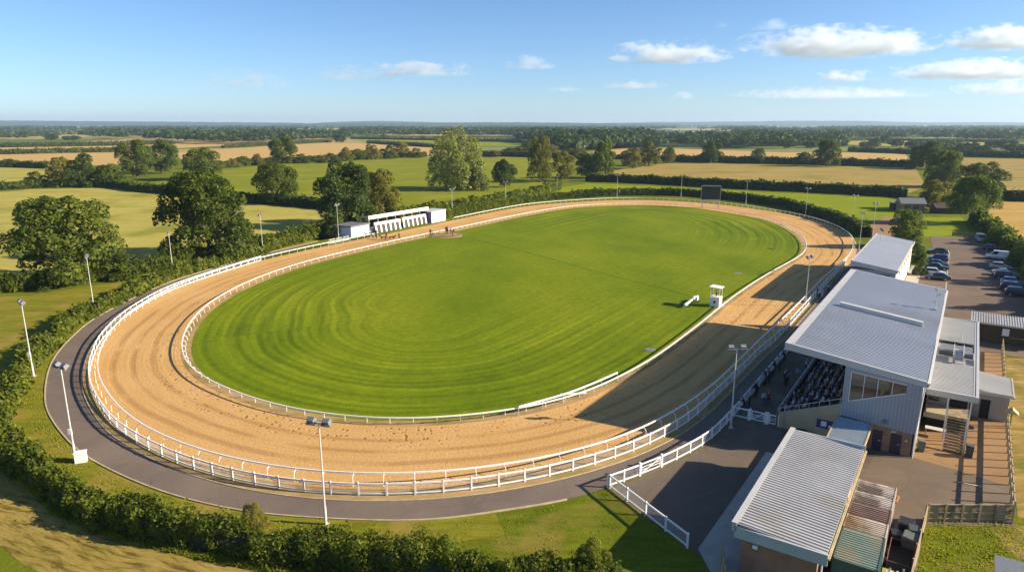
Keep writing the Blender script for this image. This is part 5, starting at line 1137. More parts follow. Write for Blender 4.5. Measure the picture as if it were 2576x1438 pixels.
# ---- starting stalls across the back straight
d=(p1-p0)/np.linalg.norm(p1-p0); rz=math.atan2(d[1],d[0]); M['lilac']=plain('lilac_white_paint',(.62,.62,.74),.6,.05,1); M['purple']=plain('purple_panel',(.10,.085,.22),.6,.1,1); M['stallgrey']=plain('stall_gate_mesh',(.035,.032,.03),.7,.3,2); M['offwhite']=plain('off_white_fascia',(.74,.72,.62),.6,.06,1)
base=G(949,586); e=empty('starting_stalls',(base[0],base[1],0),0,'two banks of white starting stalls under one long canopy','starting stalls')
q=lambda u,v: np.array(G(u,v))-base
def along(a,b_): 
    a=q(*a); b_=q(*b_); dd_=(b_-a); L=np.linalg.norm(dd_); dd_=dd_/L; nn=np.array((-dd_[1],dd_[0])); return a,dd_,nn,L
for k,(a,b_) in enumerate((((949,585),(1008,574.5)),((1018,571),(1073,561)))):
    a,dd_,nn,L=along(a,b_); P3=lambda x,y,z: (*(a+dd_*x+nn*y),z); n=5; H_=2.75; lean=.5
    m=MB(); 
    for i in range(n+1):
        x=L*i/n; w=.30
        m.hexa([P3(x-w,0,0),P3(x+w,0,0),P3(x+w,.10,0),P3(x-w,.10,0),P3(x-w,lean,H_),P3(x+w,lean,H_),P3(x+w,lean+.10,H_),P3(x-w,lean+.10,H_)])
    m.hexa([P3(-.45,lean*.82,H_*.8),P3(L+.45,lean*.82,H_*.8),P3(L+.45,lean+.4,H_*.8),P3(-.45,lean+.4,H_*.8),P3(-.45,lean*.98,H_+.15),P3(L+.45,lean*.98,H_+.15),P3(L+.45,lean+.5,H_+.15),P3(-.45,lean+.5,H_+.15)])
    m.build('stall_frame',M['white'],e)
    for i in range(n):
        x0,x1=L*i/n+.30,L*(i+1)/n-.30; g=MB()
        g.hexa([P3(x0,-.02,.1),P3(x1,-.02,.1),P3(x1,.16,.35),P3(x0,.16,.35),P3(x0,lean*.75,H_*.75),P3(x1,lean*.75,H_*.75),P3(x1,lean*.75+.04,H_*.75),P3(x0,lean*.75+.04,H_*.75)]); g.build('stall_gate',M['stallgrey'],e)
    b=MB(); b.hexa([P3(-.4,1.6,0),P3(L+.4,1.6,0),P3(L+.4,3.4,0),P3(-.4,3.4,0),P3(-.4,1.6,1.5),P3(L+.4,1.6,1.5),P3(L+.4,3.4,1.5),P3(-.4,3.4,1.5)]); b.build('stall_box',M['lilac'],e)
a,dd_,nn,L=along((942,588),(1090,560)); P3=lambda x,y,z: (*(a+dd_*x+nn*y),z)
MB().hexa([P3(0,2.0,4.55),P3(L,2.0,4.55),P3(L,6.6,4.0),P3(0,6.6,4.0),P3(0,2.0,4.7),P3(L,2.0,4.7),P3(L,6.6,4.15),P3(0,6.6,4.15)]).build('canopy',M['lampgrey'],e)
MB().hexa([P3(-.1,1.85,3.95),P3(L+.1,1.85,3.95),P3(L+.1,1.99,3.95),P3(-.1,1.99,3.95),P3(-.1,1.85,4.95),P3(L+.1,1.85,4.95),P3(L+.1,1.99,4.95),P3(-.1,1.99,4.95)]).build('fascia',M['offwhite'],e)
for i in range(8):
    for y in (2.1,6.4): o=MB(); x=.2+(L-.4)*i/7; o.bar(P3(x,y,0),P3(x,y,4.0),.14); o.build('post',M['offwhite'],e)
MB().hexa([P3(-8.5,3.2,0),P3(-.6,3.2,0),P3(-.6,5.5,0),P3(-8.5,5.5,0),P3(-8.5,3.2,2.5),P3(-.6,3.2,2.5),P3(-.6,5.5,2.5),P3(-8.5,5.5,2.5)]).build('rear_wall',M['lilac'],e)
e=empty('kennel_hut',(*G(884,597),0),rz,'white hut with dark roof left of the starting stalls','hut'); MB().box(0,7.2,0,6,0,2.8).build('wall',M['lilac'],e); MB().box(-.3,7.5,-.3,6.3,2.8,3.15).build('roof',M['lampgrey'],e); MB().box(2.8,3.8,-.05,-.005,.1,2.1).build('door',M['paper'],e)
e=empty('kennel_hut',(*G(1086,560.5),0),rz,'white hut with purple end right of the starting stalls','hut'); MB().box(0,7.6,0,5,0,3.4).build('wall',M['paper'],e); MB().box(-.06,-.005,0,5,0,3.3).build('end_wall',M['purple'],e); MB().box(-.2,7.8,-.2,5.2,3.4,3.6).build('roof',M['roof_trim'],e)
for i in range(3):
    e=empty('barrier',(*G(876,603),0),rz,'pale metal crowd barrier standing by the pole left of the hut','barrier','barriers left of the hut'); b=MB(); x=-7+i*2.6; b.bar((x,0,1.1),(x+2.1,0,1.1),.06); b.bar((x,0,.1),(x+2.1,0,.1),.06)
    for k in range(7): b.bar((x+k*.35,0,.0),(x+k*.35,0,1.1),.045)
    b.build('barrier_panel',M['white'],e)
# ---- scoreboard
sb=G(1786,522); e=empty('scoreboard',(*sb,0),math.atan2(-sb[1]+75,-sb[0]+30)+R(90),'big black scoreboard on two posts outside the far bend','scoreboard')
MB().box(-3.3,3.3,-.22,.22,3.1,7.9).build('screen',M['black'],e); b=MB(); b.box(-3.42,3.42,-.26,.26,7.9,8.1); b.box(-3.42,-3.3,-.26,.26,3.0,7.9); b.box(3.3,3.42,-.26,.26,3.0,7.9); b.box(-3.42,3.42,-.26,.26,2.9,3.1); b.build('frame',M['galv'],e)
for x in (-2.9,2.9): MB().box(x-.16,x+.16,.0,.3,0,2.9).build('post',M['galv'],e)
b=MB(); b.box(-3.2,3.2,-.9,-.3,2.5,2.58); b.build('walkway',M['galv'],e)
for x in (-2.4,-1.4,1.2,2.2): MB().box(x,x+.3,-.5,-.1,8.1,8.4).build('lamp',M['lampgrey'],e)
# ---- judge's tower and loose equipment on the infield
jx=G(1800,769); e=empty('judge_box',(*jx,0),STROT,'white judge box on the lawn edge with a raised white roof','judge box'); MB().box(-.8,.8,-.8,.8,0,1.75).build('cabin',M['white'],e); b=MB()
for x in (-.74,.74):
    for y in (-.74,.74): b.bar((x,y,1.75),(x,y,3.3),.06)
b.build('roof_post',M['white'],e); MB().hexa([(-1,-1,3.3),(1,-1,3.3),(1,1,3.4),(-1,1,3.4),(-1,-1,3.38),(1,-1,3.38),(1,1,3.48),(-1,1,3.48)]).build('roof',M['white'],e); MB().box(-.82,-.801,-.2,.2,.7,1.1).build('badge',M['blueboard'],e)
q1=G(1718,777); q2=G(1757,754); e=empty('lure_trolley',(*((q1+q2)/2),0),math.atan2(*(q2-q1)[::-1]),'white tubular boom on small wheels lying on the lawn beside the judge box','trolley'); MB().tube([(-3.0,0,.55),(.3,0,.75),(3.2,0,.85)],[.24,.22,.16],8).build('boom',M['white'],e); MB().box(1.7,2.7,-.35,.35,.35,1.0).build('housing',M['white'],e); b=MB(); b.bar((-2.0,-.5,.2),(-2.0,.5,.2),.08); b.bar((-2,0,.2),(-2,0,.6),.08); b.bar((2.2,-.6,.15),(2.2,.6,.15),.08); b.build('axle',M['galv'],e)
for x,y in ((-2,-.5),(-2,.5),(2.2,-.6),(2.2,.6)): MB().tube([(x,y-.06,.2),(x,y+.06,.2)],.2,10).build('wheel',M['black'],e)
# ---- podium with barriers
pc=G(1122,592); e=empty('podium',(*pc,0),0,'low round presentation pad with dark metal barriers on the lawn edge','podium'); MB().tube([(0,0,0),(0,0,.14)],[4.6,4.5],28).build('pad',M['dirt'],e)
for i,(a0,a1) in enumerate(((-2.4,-1.9),(-1.8,-1.3),(-1.2,-.7),(-.6,-.1),(2.5,3.0),(3.1,3.6))):
    e=empty('barrier',(*pc,.0),0,'dark metal crowd barrier at the rim of the presentation pad','barrier','barriers round the presentation pad'); b=MB(); A=Vector((3.9*math.cos(a0),3.9*math.sin(a0),.14)); B=Vector((3.9*math.cos(a1),3.9*math.sin(a1),.14))
    for z in (.15,1.0): b.bar(A+Vector((0,0,z)),B+Vector((0,0,z)),.07)
    for k in range(7): p=A.lerp(B,k/6); b.bar(p,p+Vector((0,0,1.0)),.05)
    b.build('barrier_panel',M['lampgrey'],e)
# drain covers in the lawn
for u,v,lb in ((1858,687,'dark drain cover in the lawn near the far straight'),(1635,879,'dark round drain cover in the lawn beside the home straight rail')):
    e=empty('drain_cover',(*G(u,v),.08),0,lb,'drain cover'); MB().tube([(0,0,0),(0,0,.03)],[.8,.7],14).build('lid',M['lampgrey'],e)

a_=np.array(G(1185,600)); b_=np.array(G(1730,742)); lp=resample(catmull([a_,a_*.65+b_*.35+np.array([.6,0]),a_*.3+b_*.7-np.array([.4,0]),b_],10),step=3)
r=strip('lawn_line',lp,normals(lp,False),np.full(len(lp),-.16),np.full(len(lp),.16),1,.082,M['wornline'],False); tag(r,'thin dark worn line running across the infield lawn','ground',kind='structure')
# ------------------------------------------------------------------ cars
def paint(name,col,metal=.35):
    t=NT(name); p=t.pos('obj'); c=t.ramp(t.noise(p,2,3),[(.3,tuple(x*.92 for x in col)),(.7,tuple(min(1,x*1.06) for x in col))]); m=t.surf(c,.28,None,metal,.5)
    t.p.inputs['Coat Weight'].default_value=.6; t.p.inputs['Coat Roughness'].default_value=.08; return m
M['tyre']=plain('tyre_rubber',(.02,.02,.02),.85,.15,5); M['rim']=plain('alloy_rim',(.42,.43,.45),.35,.08,4,.7); M['head']=plain('headlamp_glass',(.6,.62,.65),.1,.05,4); M['tail']=plain('tail_lamp_red',(.35,.012,.012),.25,.1,4)
M['carblack']=paint('car_trim_black',(.02,.02,.022),.0)
SHAPES={ # stations: x (front is -), half width, belt z, sill z ; cabin: base x0,x1, roof x0,x1, roof z
'hatch':dict(st=[(-2.0,.62,.55),(-1.85,.80,.70),(-1.2,.86,.86),(-.6,.88,.92),(1.2,.88,.96),(1.8,.84,.98),(2.0,.74,.85)],cab=(-.95,1.9,-.25,1.35,1.47),wb=1.27),
'saloon':dict(st=[(-2.25,.62,.55),(-2.1,.80,.68),(-1.3,.88,.84),(-.7,.90,.90),(1.2,.90,.94),(2.0,.86,.97),(2.25,.76,.80)],cab=(-.95,1.75,-.15,1.0,1.44),wb=1.38),
'suv':dict(st=[(-2.15,.66,.65),(-2.0,.86,.86),(-1.25,.90,1.02),(-.7,.92,1.06),(1.2,.92,1.1),(2.0,.90,1.1),(2.15,.80,.95)],cab=(-1.0,2.05,-.35,1.65,1.70),wb=1.32),
'van':dict(st=[(-2.3,.66,.60),(-2.15,.84,.86),(-1.5,.90,1.05),(-1.0,.92,1.12),(1.2,.93,1.15),(2.15,.93,1.15),(2.3,.92,1.15)],cab=(-1.55,2.28,-.75,2.22,1.95),wb=1.45)}
def make_car(kind, pm, label, x, y, rz):
    D=SHAPES[kind]; e=empty('van' if kind=='van' else 'parked_car',(x,y,.03),rz,label,'van' if kind=='van' else 'car','cars parked in the car park')
    b=MB(); V=[]; st=D['st']
    for (sx,w,zb_) in st:
        for s in (1,-1):
            pts=[(w*.86,.22),(w,.34),(w,zb_*.68),(w*.965,zb_-.03),(w*.90,zb_)]
            V+= [(sx,s*a,z) for a,z in (pts if s==1 else pts[::-1])]
    n=10; F=[]
    for i in range(len(st)-1):
        for j in range(n): F.append((i*n+j,(i+1)*n+j,(i+1)*n+(j+1)%n,i*n+(j+1)%n))
    F+=[tuple(range(n)),tuple(reversed([(len(st)-1)*n+j for j in range(n)]))]
    b.add(V,F); x0,x1,r0,r1,zr_=D['cab']; zb_=np.interp([x0,x1],[s[0] for s in st],[s[2] for s in st])-.02; wb_=.845 if kind!='van' else .88; wr=.62 if kind!='van' else .78
    cab=[(x0,-wb_*.93,zb_[0]),(x1,-wb_*.95,zb_[1]),(x1,wb_*.95,zb_[1]),(x0,wb_*.93,zb_[0]),(r0,-wr,zr_-.02),(r1,-wr,zr_-.05),(r1,wr,zr_-.05),(r0,wr,zr_-.02)]
    b.hexa(cab)
    b.add([(r0,-wr*.96,zr_-.015),(r1,-wr*.96,zr_-.045),(r1,wr*.96,zr_-.045),(r0,wr*.96,zr_-.015),((r0+r1)/2,0,zr_+.03)],[(0,1,4),(1,2,4),(2,3,4),(3,0,4)])
    body=b.build('body',pm,e); 
    try:
        bv=body.modifiers.new('soften','BEVEL'); bv.width=.04; bv.segments=2; bv.limit_method='ANGLE'; bv.angle_limit=R(35)
    except Exception: pass
    C=[Vector(p) for p in cab]
    def pane(i,j,k,l,name,m0=.10,m1=.10,u0=.06,u1=.94):
        a,b_,c,d_=C[i],C[j],C[k],C[l]; nrm=(b_-a).cross(d_-a).normalized(); 
        P=lambda u,v: a.lerp(b_,u).lerp(d_.lerp(c,u),v)
        o=nrm*.012
        MB().add([P(u0,m0)+o,P(u1,m0)+o,P(u1,1-m1)+o,P(u0,1-m1)+o],[(0,1,2,3)]).build(name,M['carglass'],e)
    pane(3,0,4,7,'windscreen')
    if kind!='van': pane(1,2,6,5,'rear_window'); pane(0,1,5,4,'side_window'); pane(2,3,7,6,'side_window')
    else: pane(0,1,5,4,'side_window',u0=.06,u1=.36); pane(2,3,7,6,'side_window',u0=.64,u1=.94)
    for sx in (-D['wb'],D['wb']):
        for s in (-1,1):
            wh=MB().tube([(0,-.11,0),(0,.11,0)],.315,16).build('wheel',M['tyre'],e,(sx,s*.80,.315)); MB().tube([(0,-.118,0),(0,.118,0)],.20,10).build('rim',M['rim'],wh)
    for s in (-1,1):
        zz=st[1][2]-.10; MB().box(st[0][0]-.02,st[0][0]+.10,s*.58-.14,s*.58+.14,zz-.20,zz-.06).build('headlight',M['head'],e)
        MB().box(st[-1][0]-.07,st[-1][0]+.02,s*.66-.12,s*.66+.12,st[-1][2]-.22,st[-1][2]-.02).build('tail_light',M['tail'],e)
        MB().box(-.72,-.56,s*.93-.08,s*.93+.08,st[3][2]-.02,st[3][2]+.12).build('wing_mirror',pm,e)
    return e
PM={k:paint('car_paint_'+k,c) for k,c in dict(grey=(.07,.075,.085),blue=(.02,.035,.22),black=(.022,.024,.03),white=(.70,.70,.70),darkgrey=(.045,.048,.055),silver=(.42,.44,.46),navy=(.018,.025,.06),vanwhite=(.74,.75,.76),lightgrey=(.30,.32,.35)).items()}
rt=STROT+R(90)   # local x along t
def park(s,t,kind,p,label,flip=False,dr=0): make_car(kind,PM[p],label,*W(s,t),rt+(math.pi if flip else 0)+R(dr))
park(121.0,3.0,'saloon','grey','grey saloon car furthest up the left parking row',True); park(109.6,2.6,'suv','blue','bright blue estate car in the left parking row',True)
park(103.2,2.2,'hatch','navy','dark navy hatchback right below the blue car',False); park(99.4,2.2,'saloon','black','black saloon car above the white hatchback in the left row',False)
park(92.8,2.4,'hatch','white','white hatchback in the left parking row, tucked behind the dark grey car',False); park(88.2,1.6,'saloon','darkgrey','dark grey car nearest the grandstand in the left parking row',True)
park(133,-8.0,'hatch','navy','dark hatchback furthest up the right parking row, above the white van'); park(120.5,-8.6,'van','vanwhite','white van with blue tinted windows in the right parking row',True)
park(107.5,-9.0,'hatch','silver','silver white hatchback right below the white van'); park(100.0,-9.6,'saloon','lightgrey','silver grey car third below the white van'); park(96.0,-9.8,'suv','navy','dark blue car squeezed between silver grey cars in the right row')
park(91.2,-10.6,'hatch','lightgrey','small light grey car half hidden by shrubs in the right row'); park(85.2,-10.6,'suv','navy','dark people carrier behind the black estate car'); park(80.4,-11.2,'suv','black','black estate car nearest the camera in the right parking row')
make_car('van',PM['lightgrey'],'grey van standing alone at the top of the car park',*G(2466,606),STROT+R(10)); x,y=G(2262,560); make_car('hatch',PM['black'],'dark car parked on the gravel track behind the young tree',x,y,R(15))
for a in COL.objects:
    pass
# ------------------------------------------------------------------ people
def skin_mesh(name, V, E, Rr, sub=1, root=0):
    me=bpy.data.meshes.new(name+'_s'); me.from_pydata(V,E,[]); o=bpy.data.objects.new(name+'_s',me); COL.objects.link(o)
    o.modifiers.new('skin','SKIN'); 
    lay=me.skin_vertices[0].data
    for i,r in enumerate(Rr): lay[i].radius=(r,r) if not hasattr(r,'__len__') else r
    lay[root].use_root=True
    s=o.modifiers.new('sub','SUBSURF'); s.levels=sub; s.render_levels=sub
    dg=bpy.context.evaluated_depsgraph_get(); out=bpy.data.meshes.new_from_object(o.evaluated_get(dg)); out.name=name
    bpy.data.objects.remove(o); bpy.data.meshes.remove(me); return out
# joints: 0 pelvis 1 waist 2 chest 3 neck 4 head 5 headtop 6/7 shoulders 8/9 elbows 10/11 hands 12/13 hips 14/15 knees 16/17 ankles 18/19 toes 20 nose
POSES={
'stand':[(0,0,.95),(0,.01,1.12),(0,.0,1.34),(0,.0,1.50),(0,-.02,1.62),(0,-.01,1.74),(-.19,0,1.42),(.19,0,1.42),(-.26,.02,1.16),(.26,.02,1.16),(-.25,-.08,.90),(.25,-.08,.90),(-.10,0,.92),(.10,0,.92),(-.12,-.02,.50),(.12,-.02,.50),(-.13,.02,.09),(.13,.02,.09),(-.15,-.15,.04),(.15,-.15,.04),(0,-.11,1.62)],
'walk':[(0,0,.94),(0,.01,1.12),(0,-.02,1.34),(0,-.03,1.50),(0,-.06,1.62),(0,-.05,1.74),(-.19,0,1.42),(.19,-.02,1.42),(-.26,.14,1.18),(.26,-.10,1.18),(-.24,.10,.94),(.25,-.26,1.0),(-.10,0,.92),(.10,0,.92),(-.12,-.16,.52),(.12,.08,.50),(-.13,-.18,.09),(.13,.30,.13),(-.14,-.35,.05),(.14,.16,.05),(0,-.15,1.62)],
'lean':[(0,.10,.93),(0,.05,1.10),(0,-.06,1.30),(0,-.12,1.45),(0,-.18,1.55),(0,-.17,1.67),(-.20,-.08,1.37),(.20,-.08,1.37),(-.28,-.20,1.14),(.28,-.20,1.14),(-.14,-.42,1.16),(.14,-.42,1.16),(-.10,.10,.90),(.10,.10,.90),(-.13,.06,.50),(.13,.02,.50),(-.14,.14,.09),(.14,.06,.09),(-.15,-.03,.04),(.15,-.10,.04),(0,-.27,1.54)],
'sit':[(0,0,.50),(0,.02,.66),(0,-.01,.88),(0,-.03,1.04),(0,-.06,1.16),(0,-.05,1.28),(-.19,-.01,.96),(.19,-.01,.96),(-.27,-.08,.72),(.27,-.08,.72),(-.10,-.32,.60),(.10,-.32,.60),(-.10,-.04,.49),(.10,-.04,.49),(-.13,-.44,.50),(.13,-.44,.50),(-.13,-.40,.09),(.13,-.42,.09),(-.14,-.56,.04),(.14,-.58,.04),(0,-.15,1.15)],
'reach':[(0,0,.92),(0,-.02,1.08),(0,-.12,1.26),(0,-.20,1.40),(0,-.27,1.49),(0,-.27,1.61),(-.19,-.15,1.32),(.19,-.15,1.32),(-.24,-.32,1.12),(.24,-.30,1.10),(-.14,-.52,.98),(.16,-.48,.92),(-.10,0,.90),(.10,0,.90),(-.12,-.08,.50),(.13,.06,.50),(-.13,-.06,.09),(.13,.18,.09),(-.15,-.22,.04),(.15,.02,.04),(0,-.36,1.46)]}
EDG=[(0,1),(1,2),(2,3),(3,4),(4,5),(2,6),(2,7),(6,8),(7,9),(8,10),(9,11),(0,12),(0,13),(12,14),(13,15),(14,16),(15,17),(16,18),(17,19),(4,20)]
RAD=[.13,.125,.145,.055,.088,.07,.075,.075,.05,.05,.038,.038,.10,.10,.068,.068,.046,.046,.04,.04,.03]
ZONE={'hair':[5],'skin':[3,4,20,10,11],'top':[1,2,6,7,8,9],'legs':[0,12,13,14,15,16,17],'shoe':[18,19]}
def person_mesh(pose):
    J=np.array(POSES[pose]); me=skin_mesh('person_'+pose,[tuple(p) for p in J],EDG,RAD,1)
    for k in ('skin_tone','top','legs','shoe'): me.materials.append(None)
    z={}
    for zi,k in enumerate(('skin','top','legs','shoe')):
        for j in ZONE[k]: z[j]=zi
    z[5]=0
    for p in me.polygons:
        d=np.linalg.norm(J-np.array(p.center),axis=1); d=d-np.array(RAD)*.6; p.material_index=z[int(d.argmin())]
        p.use_smooth=True
    hd=J[4]; hb=MB(); V=[];F=[]
    for i in range(5):
        a=math.pi/2*i/4; r=.112*math.cos(a*.97); zz=hd[2]+.02+.115*math.sin(a)
        for j in range(10): t=2*math.pi*j/10; V.append((hd[0]+r*math.cos(t),hd[1]+.018+r*math.sin(t)*1.08,zz-(.05 if i==0 and math.sin(t)>-.2 else 0)))
    for i in range(4):
        for j in range(10): F.append((i*10+j,i*10+(j+1)%10,(i+1)*10+(j+1)%10,(i+1)*10+j))
    F.append(tuple(40+j for j in range(10))); hair=hb.add(V,F).mesh('hair',[M['dark']]); 
    return me,hair
PMESH={k:person_mesh(k) for k in POSES}
CL_={k:plain('cloth_'+k,c,.85,.12,6) for k,c in dict(white=(.55,.56,.58),paleblue=(.30,.42,.58),blue=(.05,.13,.36),navy=(.02,.026,.055),black=(.012,.012,.014),grey=(.16,.165,.175),red=(.30,.04,.04),pink=(.50,.30,.32),purple=(.13,.06,.22),khaki=(.25,.20,.12),jeans=(.045,.065,.12),brown=(.09,.055,.03),lilac=(.38,.34,.52),green=(.06,.12,.06)).items()}
SK=[plain('skin_tone_'+k,c,.6,.06,8) for k,c in (('fair',(.48,.28,.20)),('tan',(.36,.20,.13)),('brown',(.17,.085,.05)))]
HR=[plain('hair_'+k,c,.7,.2,9) for k,c in (('dark',(.015,.011,.009)),('brown',(.07,.04,.02)),('fair',(.30,.21,.10)),('silver',(.36,.35,.34)))]
def person(x,y,z,face,pose,top,legs,label,group=None,sk=None,hr=None,sc=1.0):
    me,ha=PMESH[pose]; o=bpy.data.objects.new('person',me); link(o); o.location=(x,y,z); o.rotation_euler=(0,0,face); o.scale=(sc,)*3
    for i,m in enumerate((sk or random.choice(SK),CL_[top],CL_[legs],CL_['black'])): o.material_slots[i].link='OBJECT'; o.material_slots[i].material=m
    h=obj('hair',ha,o); h.material_slots[0].link='OBJECT'; h.material_slots[0].material=hr or random.choice(HR)
    return tag(o,label,'person',group)
# local -y is the way a person looks
FT=STROT+math.pi          # looking towards the track (+t)
def sp(s,t,z,pose,top,legs,label,group=None,df=0): x,y=W(s,t); return person(x,y,z,FT+df,pose,top,legs,label,group,sc=random.uniform(.96,1.06))
GR='spectators leaning along the apron fence'
for s,pose,top,legs,lb in [(.9,'lean','white','black','person in white shirt and dark trousers leaning on the fence nearest the braced gate'),(2.0,'lean','black','black','person in black leaning on the fence right behind the white shirted one'),
 (3.0,'stand','black','navy','person in dark clothes standing second up the apron fence'),(6.6,'lean','black','black','person in a black coat leaning at the middle of the apron fence'),(7.3,'lean','navy','black','person in navy at the middle of the apron fence beside the black coat'),
 (10.6,'lean','paleblue','black','person with pale blue top in the group at the apron fence'),(11.2,'lean','black','black','person in black in the group at the apron fence'),(11.9,'stand','black','navy','tall person in dark coat standing in the group at the apron fence'),(12.7,'lean','grey','black','person in grey in the group at the apron fence'),
 (15.8,'lean','black','jeans','person in black and jeans by the roof corner at the apron fence'),(17.0,'stand','navy','black','person standing in navy near the roof corner at the apron fence'),(18.2,'lean','white','black','person in white nearest the roof corner at the apron fence'),(20.6,'lean','black','black','person in black half hidden by the roof corner')]:
    sp(s,15.75 if pose=='lean' else 15.4,.02,pose,top,legs,lb,GR)
for u,v,pose,top,legs,lb,f in [(*CS(1655,855),'walk','black','black','person in dark jacket walking beside a blue shirt in front of the stand',2.6),(*CS(1688,835),'walk','paleblue','black','person in pale blue shirt walking beside a dark jacket in front of the stand',2.6),
 (*CS(1812,790),'walk','paleblue','khaki','person in light shirt walking along the terrace wall',-.5),(*CS(1915,690),'stand','pink','black','dark haired person in a pink top standing by the terrace wall',.4)]:
    x,y=G(u,v); person(x,y,.02,FT+f,pose,top,legs,lb,'people walking on the apron')
for u,v,pose,top,legs,lb,f in [(*CF(1690,915),'stand','blue','blue','person in bright blue at the far end of the stand',0),(*CF(1470,1060),'lean','white','black','person in white reaching over the far end of the apron fence',0),(*CF(1345,1180),'stand','paleblue','white','person in pale clothes under the far roof corner',1),(*CF(1275,1200),'walk','white','black','person in white top and black trousers walking near the far lamp',2),(*CF(1230,1150),'stand','black','black','person in black standing near the far lamp',0)]:
    x,y=G(u,v); person(x,y,.02,FT+f,pose,top,legs,lb,'people beyond the grandstand roof corner')
for s_,t_,top,legs,f,lb in ((4.6,14.3,'white','jeans',2.4,'person in white top and jeans standing with a friend on the apron'),(5.1,13.9,'red','black',-1.0,'person in red top standing with a friend in white on the apron'),(12.4,13.6,'khaki','black',.3,'person in khaki coat standing under the roof edge on the apron'),(13.3,13.9,'paleblue','navy',-.6,'person in pale blue top beside the khaki coat on the apron'),(14.2,15.6,'white','navy',0,'person in white shirt at the apron fence just before the roof corner')):
    sp(s_,t_,.02,'stand',top,legs,lb,'people standing on the apron',f)
tops=['white','paleblue','black','navy','grey','white','paleblue','red','pink','purple','blue','lilac','khaki','white','green']
names=['front','second','third','fourth','fifth','sixth','back']
desc={'white':'a white top','paleblue':'a pale blue shirt','black':'a black jacket','navy':'a navy jacket','grey':'a grey jumper','red':'a red top','pink':'a pink top','purple':'a purple top','blue':'a bright blue shirt','lilac':'a lilac shirt','khaki':'a khaki coat','green':'a dark green jumper'}
for i in range(rows):
    z=tz0+(tz1-tz0)*i/(rows-1); tm=t_f-i*dt-.5; s=.9+random.random()*.6
    while s<20:
        if random.random()<(.70 if s<13 else .45):
            t_=random.choice(tops); sp(s,tm,z-.02,'sit',t_,random.choice(['black','navy','jeans','khaki']),f'spectator in {desc[t_]} seated in the {names[i]} row of the grandstand terrace','spectators seated in the grandstand',random.uniform(-.35,.35))
        s+=random.uniform(.55,.95)
for s,t,z,top,lb in ((1.0,11.2,.75,'lilac','person in lilac shirt standing at the near front corner of the terrace'),(4.3,11.2,.75,'blue','person in bright blue shirt standing in the front row of the terrace'),(6.4,9.2,2.0,'blue','person in blue standing on the terrace steps')):
    sp(s,t,z,'stand',top,'black',lb,'people standing on the terrace')
# handlers, greyhounds and officials by the stalls
def dog_mesh():
    V=[(0,.42,.62),(0,.10,.58),(0,-.30,.60),(0,-.50,.76),(0,-.66,.86),(0,-.86,.80),(0,.52,.58),(0,.72,.40),(0,.90,.36),
       (-.09,.44,.50),(.09,.44,.50),(-.10,.36,.34),(.10,.36,.34),(-.10,.52,.20),(.10,.52,.20),(-.10,.46,.02),(.10,.46,.02),
       (-.09,-.30,.46),(.09,-.30,.46),(-.09,-.26,.24),(.09,-.30,.24),(-.09,-.30,.02),(.09,-.40,.03),(-.05,-.62,.96),(.05,-.62,.96)]
    E=[(0,1),(1,2),(2,3),(3,4),(4,5),(0,6),(6,7),(7,8),(0,9),(0,10),(9,11),(10,12),(11,13),(12,14),(13,15),(14,16),(2,17),(2,18),(17,19),(18,20),(19,21),(20,22),(4,23),(4,24)]
    Rr=[.13,.11,.17,.085,.08,.035,.05,.025,.015,.10,.10,.06,.06,.032,.032,.03,.03,.08,.08,.038,.038,.03,.03,.02,.02]
    me=skin_mesh('greyhound',V,E,Rr,1)
    for p in me.polygons: p.use_smooth=True
    me.materials.append(None); me.materials.append(None); me.materials.append(None)
    for p in me.polygons: p.material_index=1 if (-.34<p.center.y<.18 and p.center.z>.47) else (2 if p.center.z<.18 else 0)
    return me
DM=dog_mesh()
def dog(u,v,f,coat,jack,label):
    x,y=G(u,v); o=bpy.data.objects.new('greyhound',DM); link(o); o.location=(x,y,.05); o.rotation_euler=(0,0,f); o.scale=(1.45,)*3
    for i,m in enumerate((CL_[coat],CL_[jack],CL_['white'])): o.material_slots[i].link='OBJECT'; o.material_slots[i].material=m
    return tag(o,label,'dog','greyhounds paraded on the sand')
for a in [(*CT(735,665),-1.9,'brown','red','brown greyhound with a red jacket nearest the left hut'),(*CT(860,690),-1.9,'brown','white','brown greyhound with a white jacket, second from the hut'),(*CT(1020,715),-1.5,'black','brown','dark greyhound beside the standing handler in the middle of the parade'),(*CT(1180,712),1.7,'black','khaki','dark greyhound with pale legs facing the lone handler')]: dog(*a)
HG='handlers and officials on the sand'
for u,v,f,pose,top,lb,sc in [(*CT(728,590),0,'stand','navy','handler in dark blue standing between the hut and the stalls',1.2),(*CT(768,650),.5,'reach','white','handler in white bending over the first greyhound',1.15),(*CT(893,655),.4,'reach','black','handler in black bending over the second greyhound',1.2),(*CT(1075,700),-.8,'walk','black','handler in dark clothes with the third greyhound',1.25),(*CT(1308,715),1.6,'walk','black','lone handler in black near the inner rail',1.3),
 (*CT(1878,640),0,'stand','navy','official in dark suit left of the presentation pad',1.2),(*CT(2165,600),.6,'stand','navy','official in navy suit at the back of the presentation pad',1.25),(*CT(2190,600),-.6,'stand','lilac','person in lilac beside the navy suit on the presentation pad',1.2),(*CT(2250,610),.2,'stand','pink','person in pink at the middle of the presentation pad',1.2),(*CT(2285,640),1.2,'reach','black','person in black stooping at the right of the presentation pad',1.25),
 (*CT(1950,385),.2,'reach','black','crouching handler in black by the right hut of the stalls',1.1)]:
    x,y=G(u,v); person(x,y,.06 if v>598 or u<1080 else .14,math.atan2(-y,-x)+R(90)+f,pose,top,'black' if top!='white' else 'grey',lb,HG,sc=sc)
x,y=G(1800,769); person(x,y,1.0,FT+.3,'stand','black','black','judge in black inside the white judge box','officials on the infield')
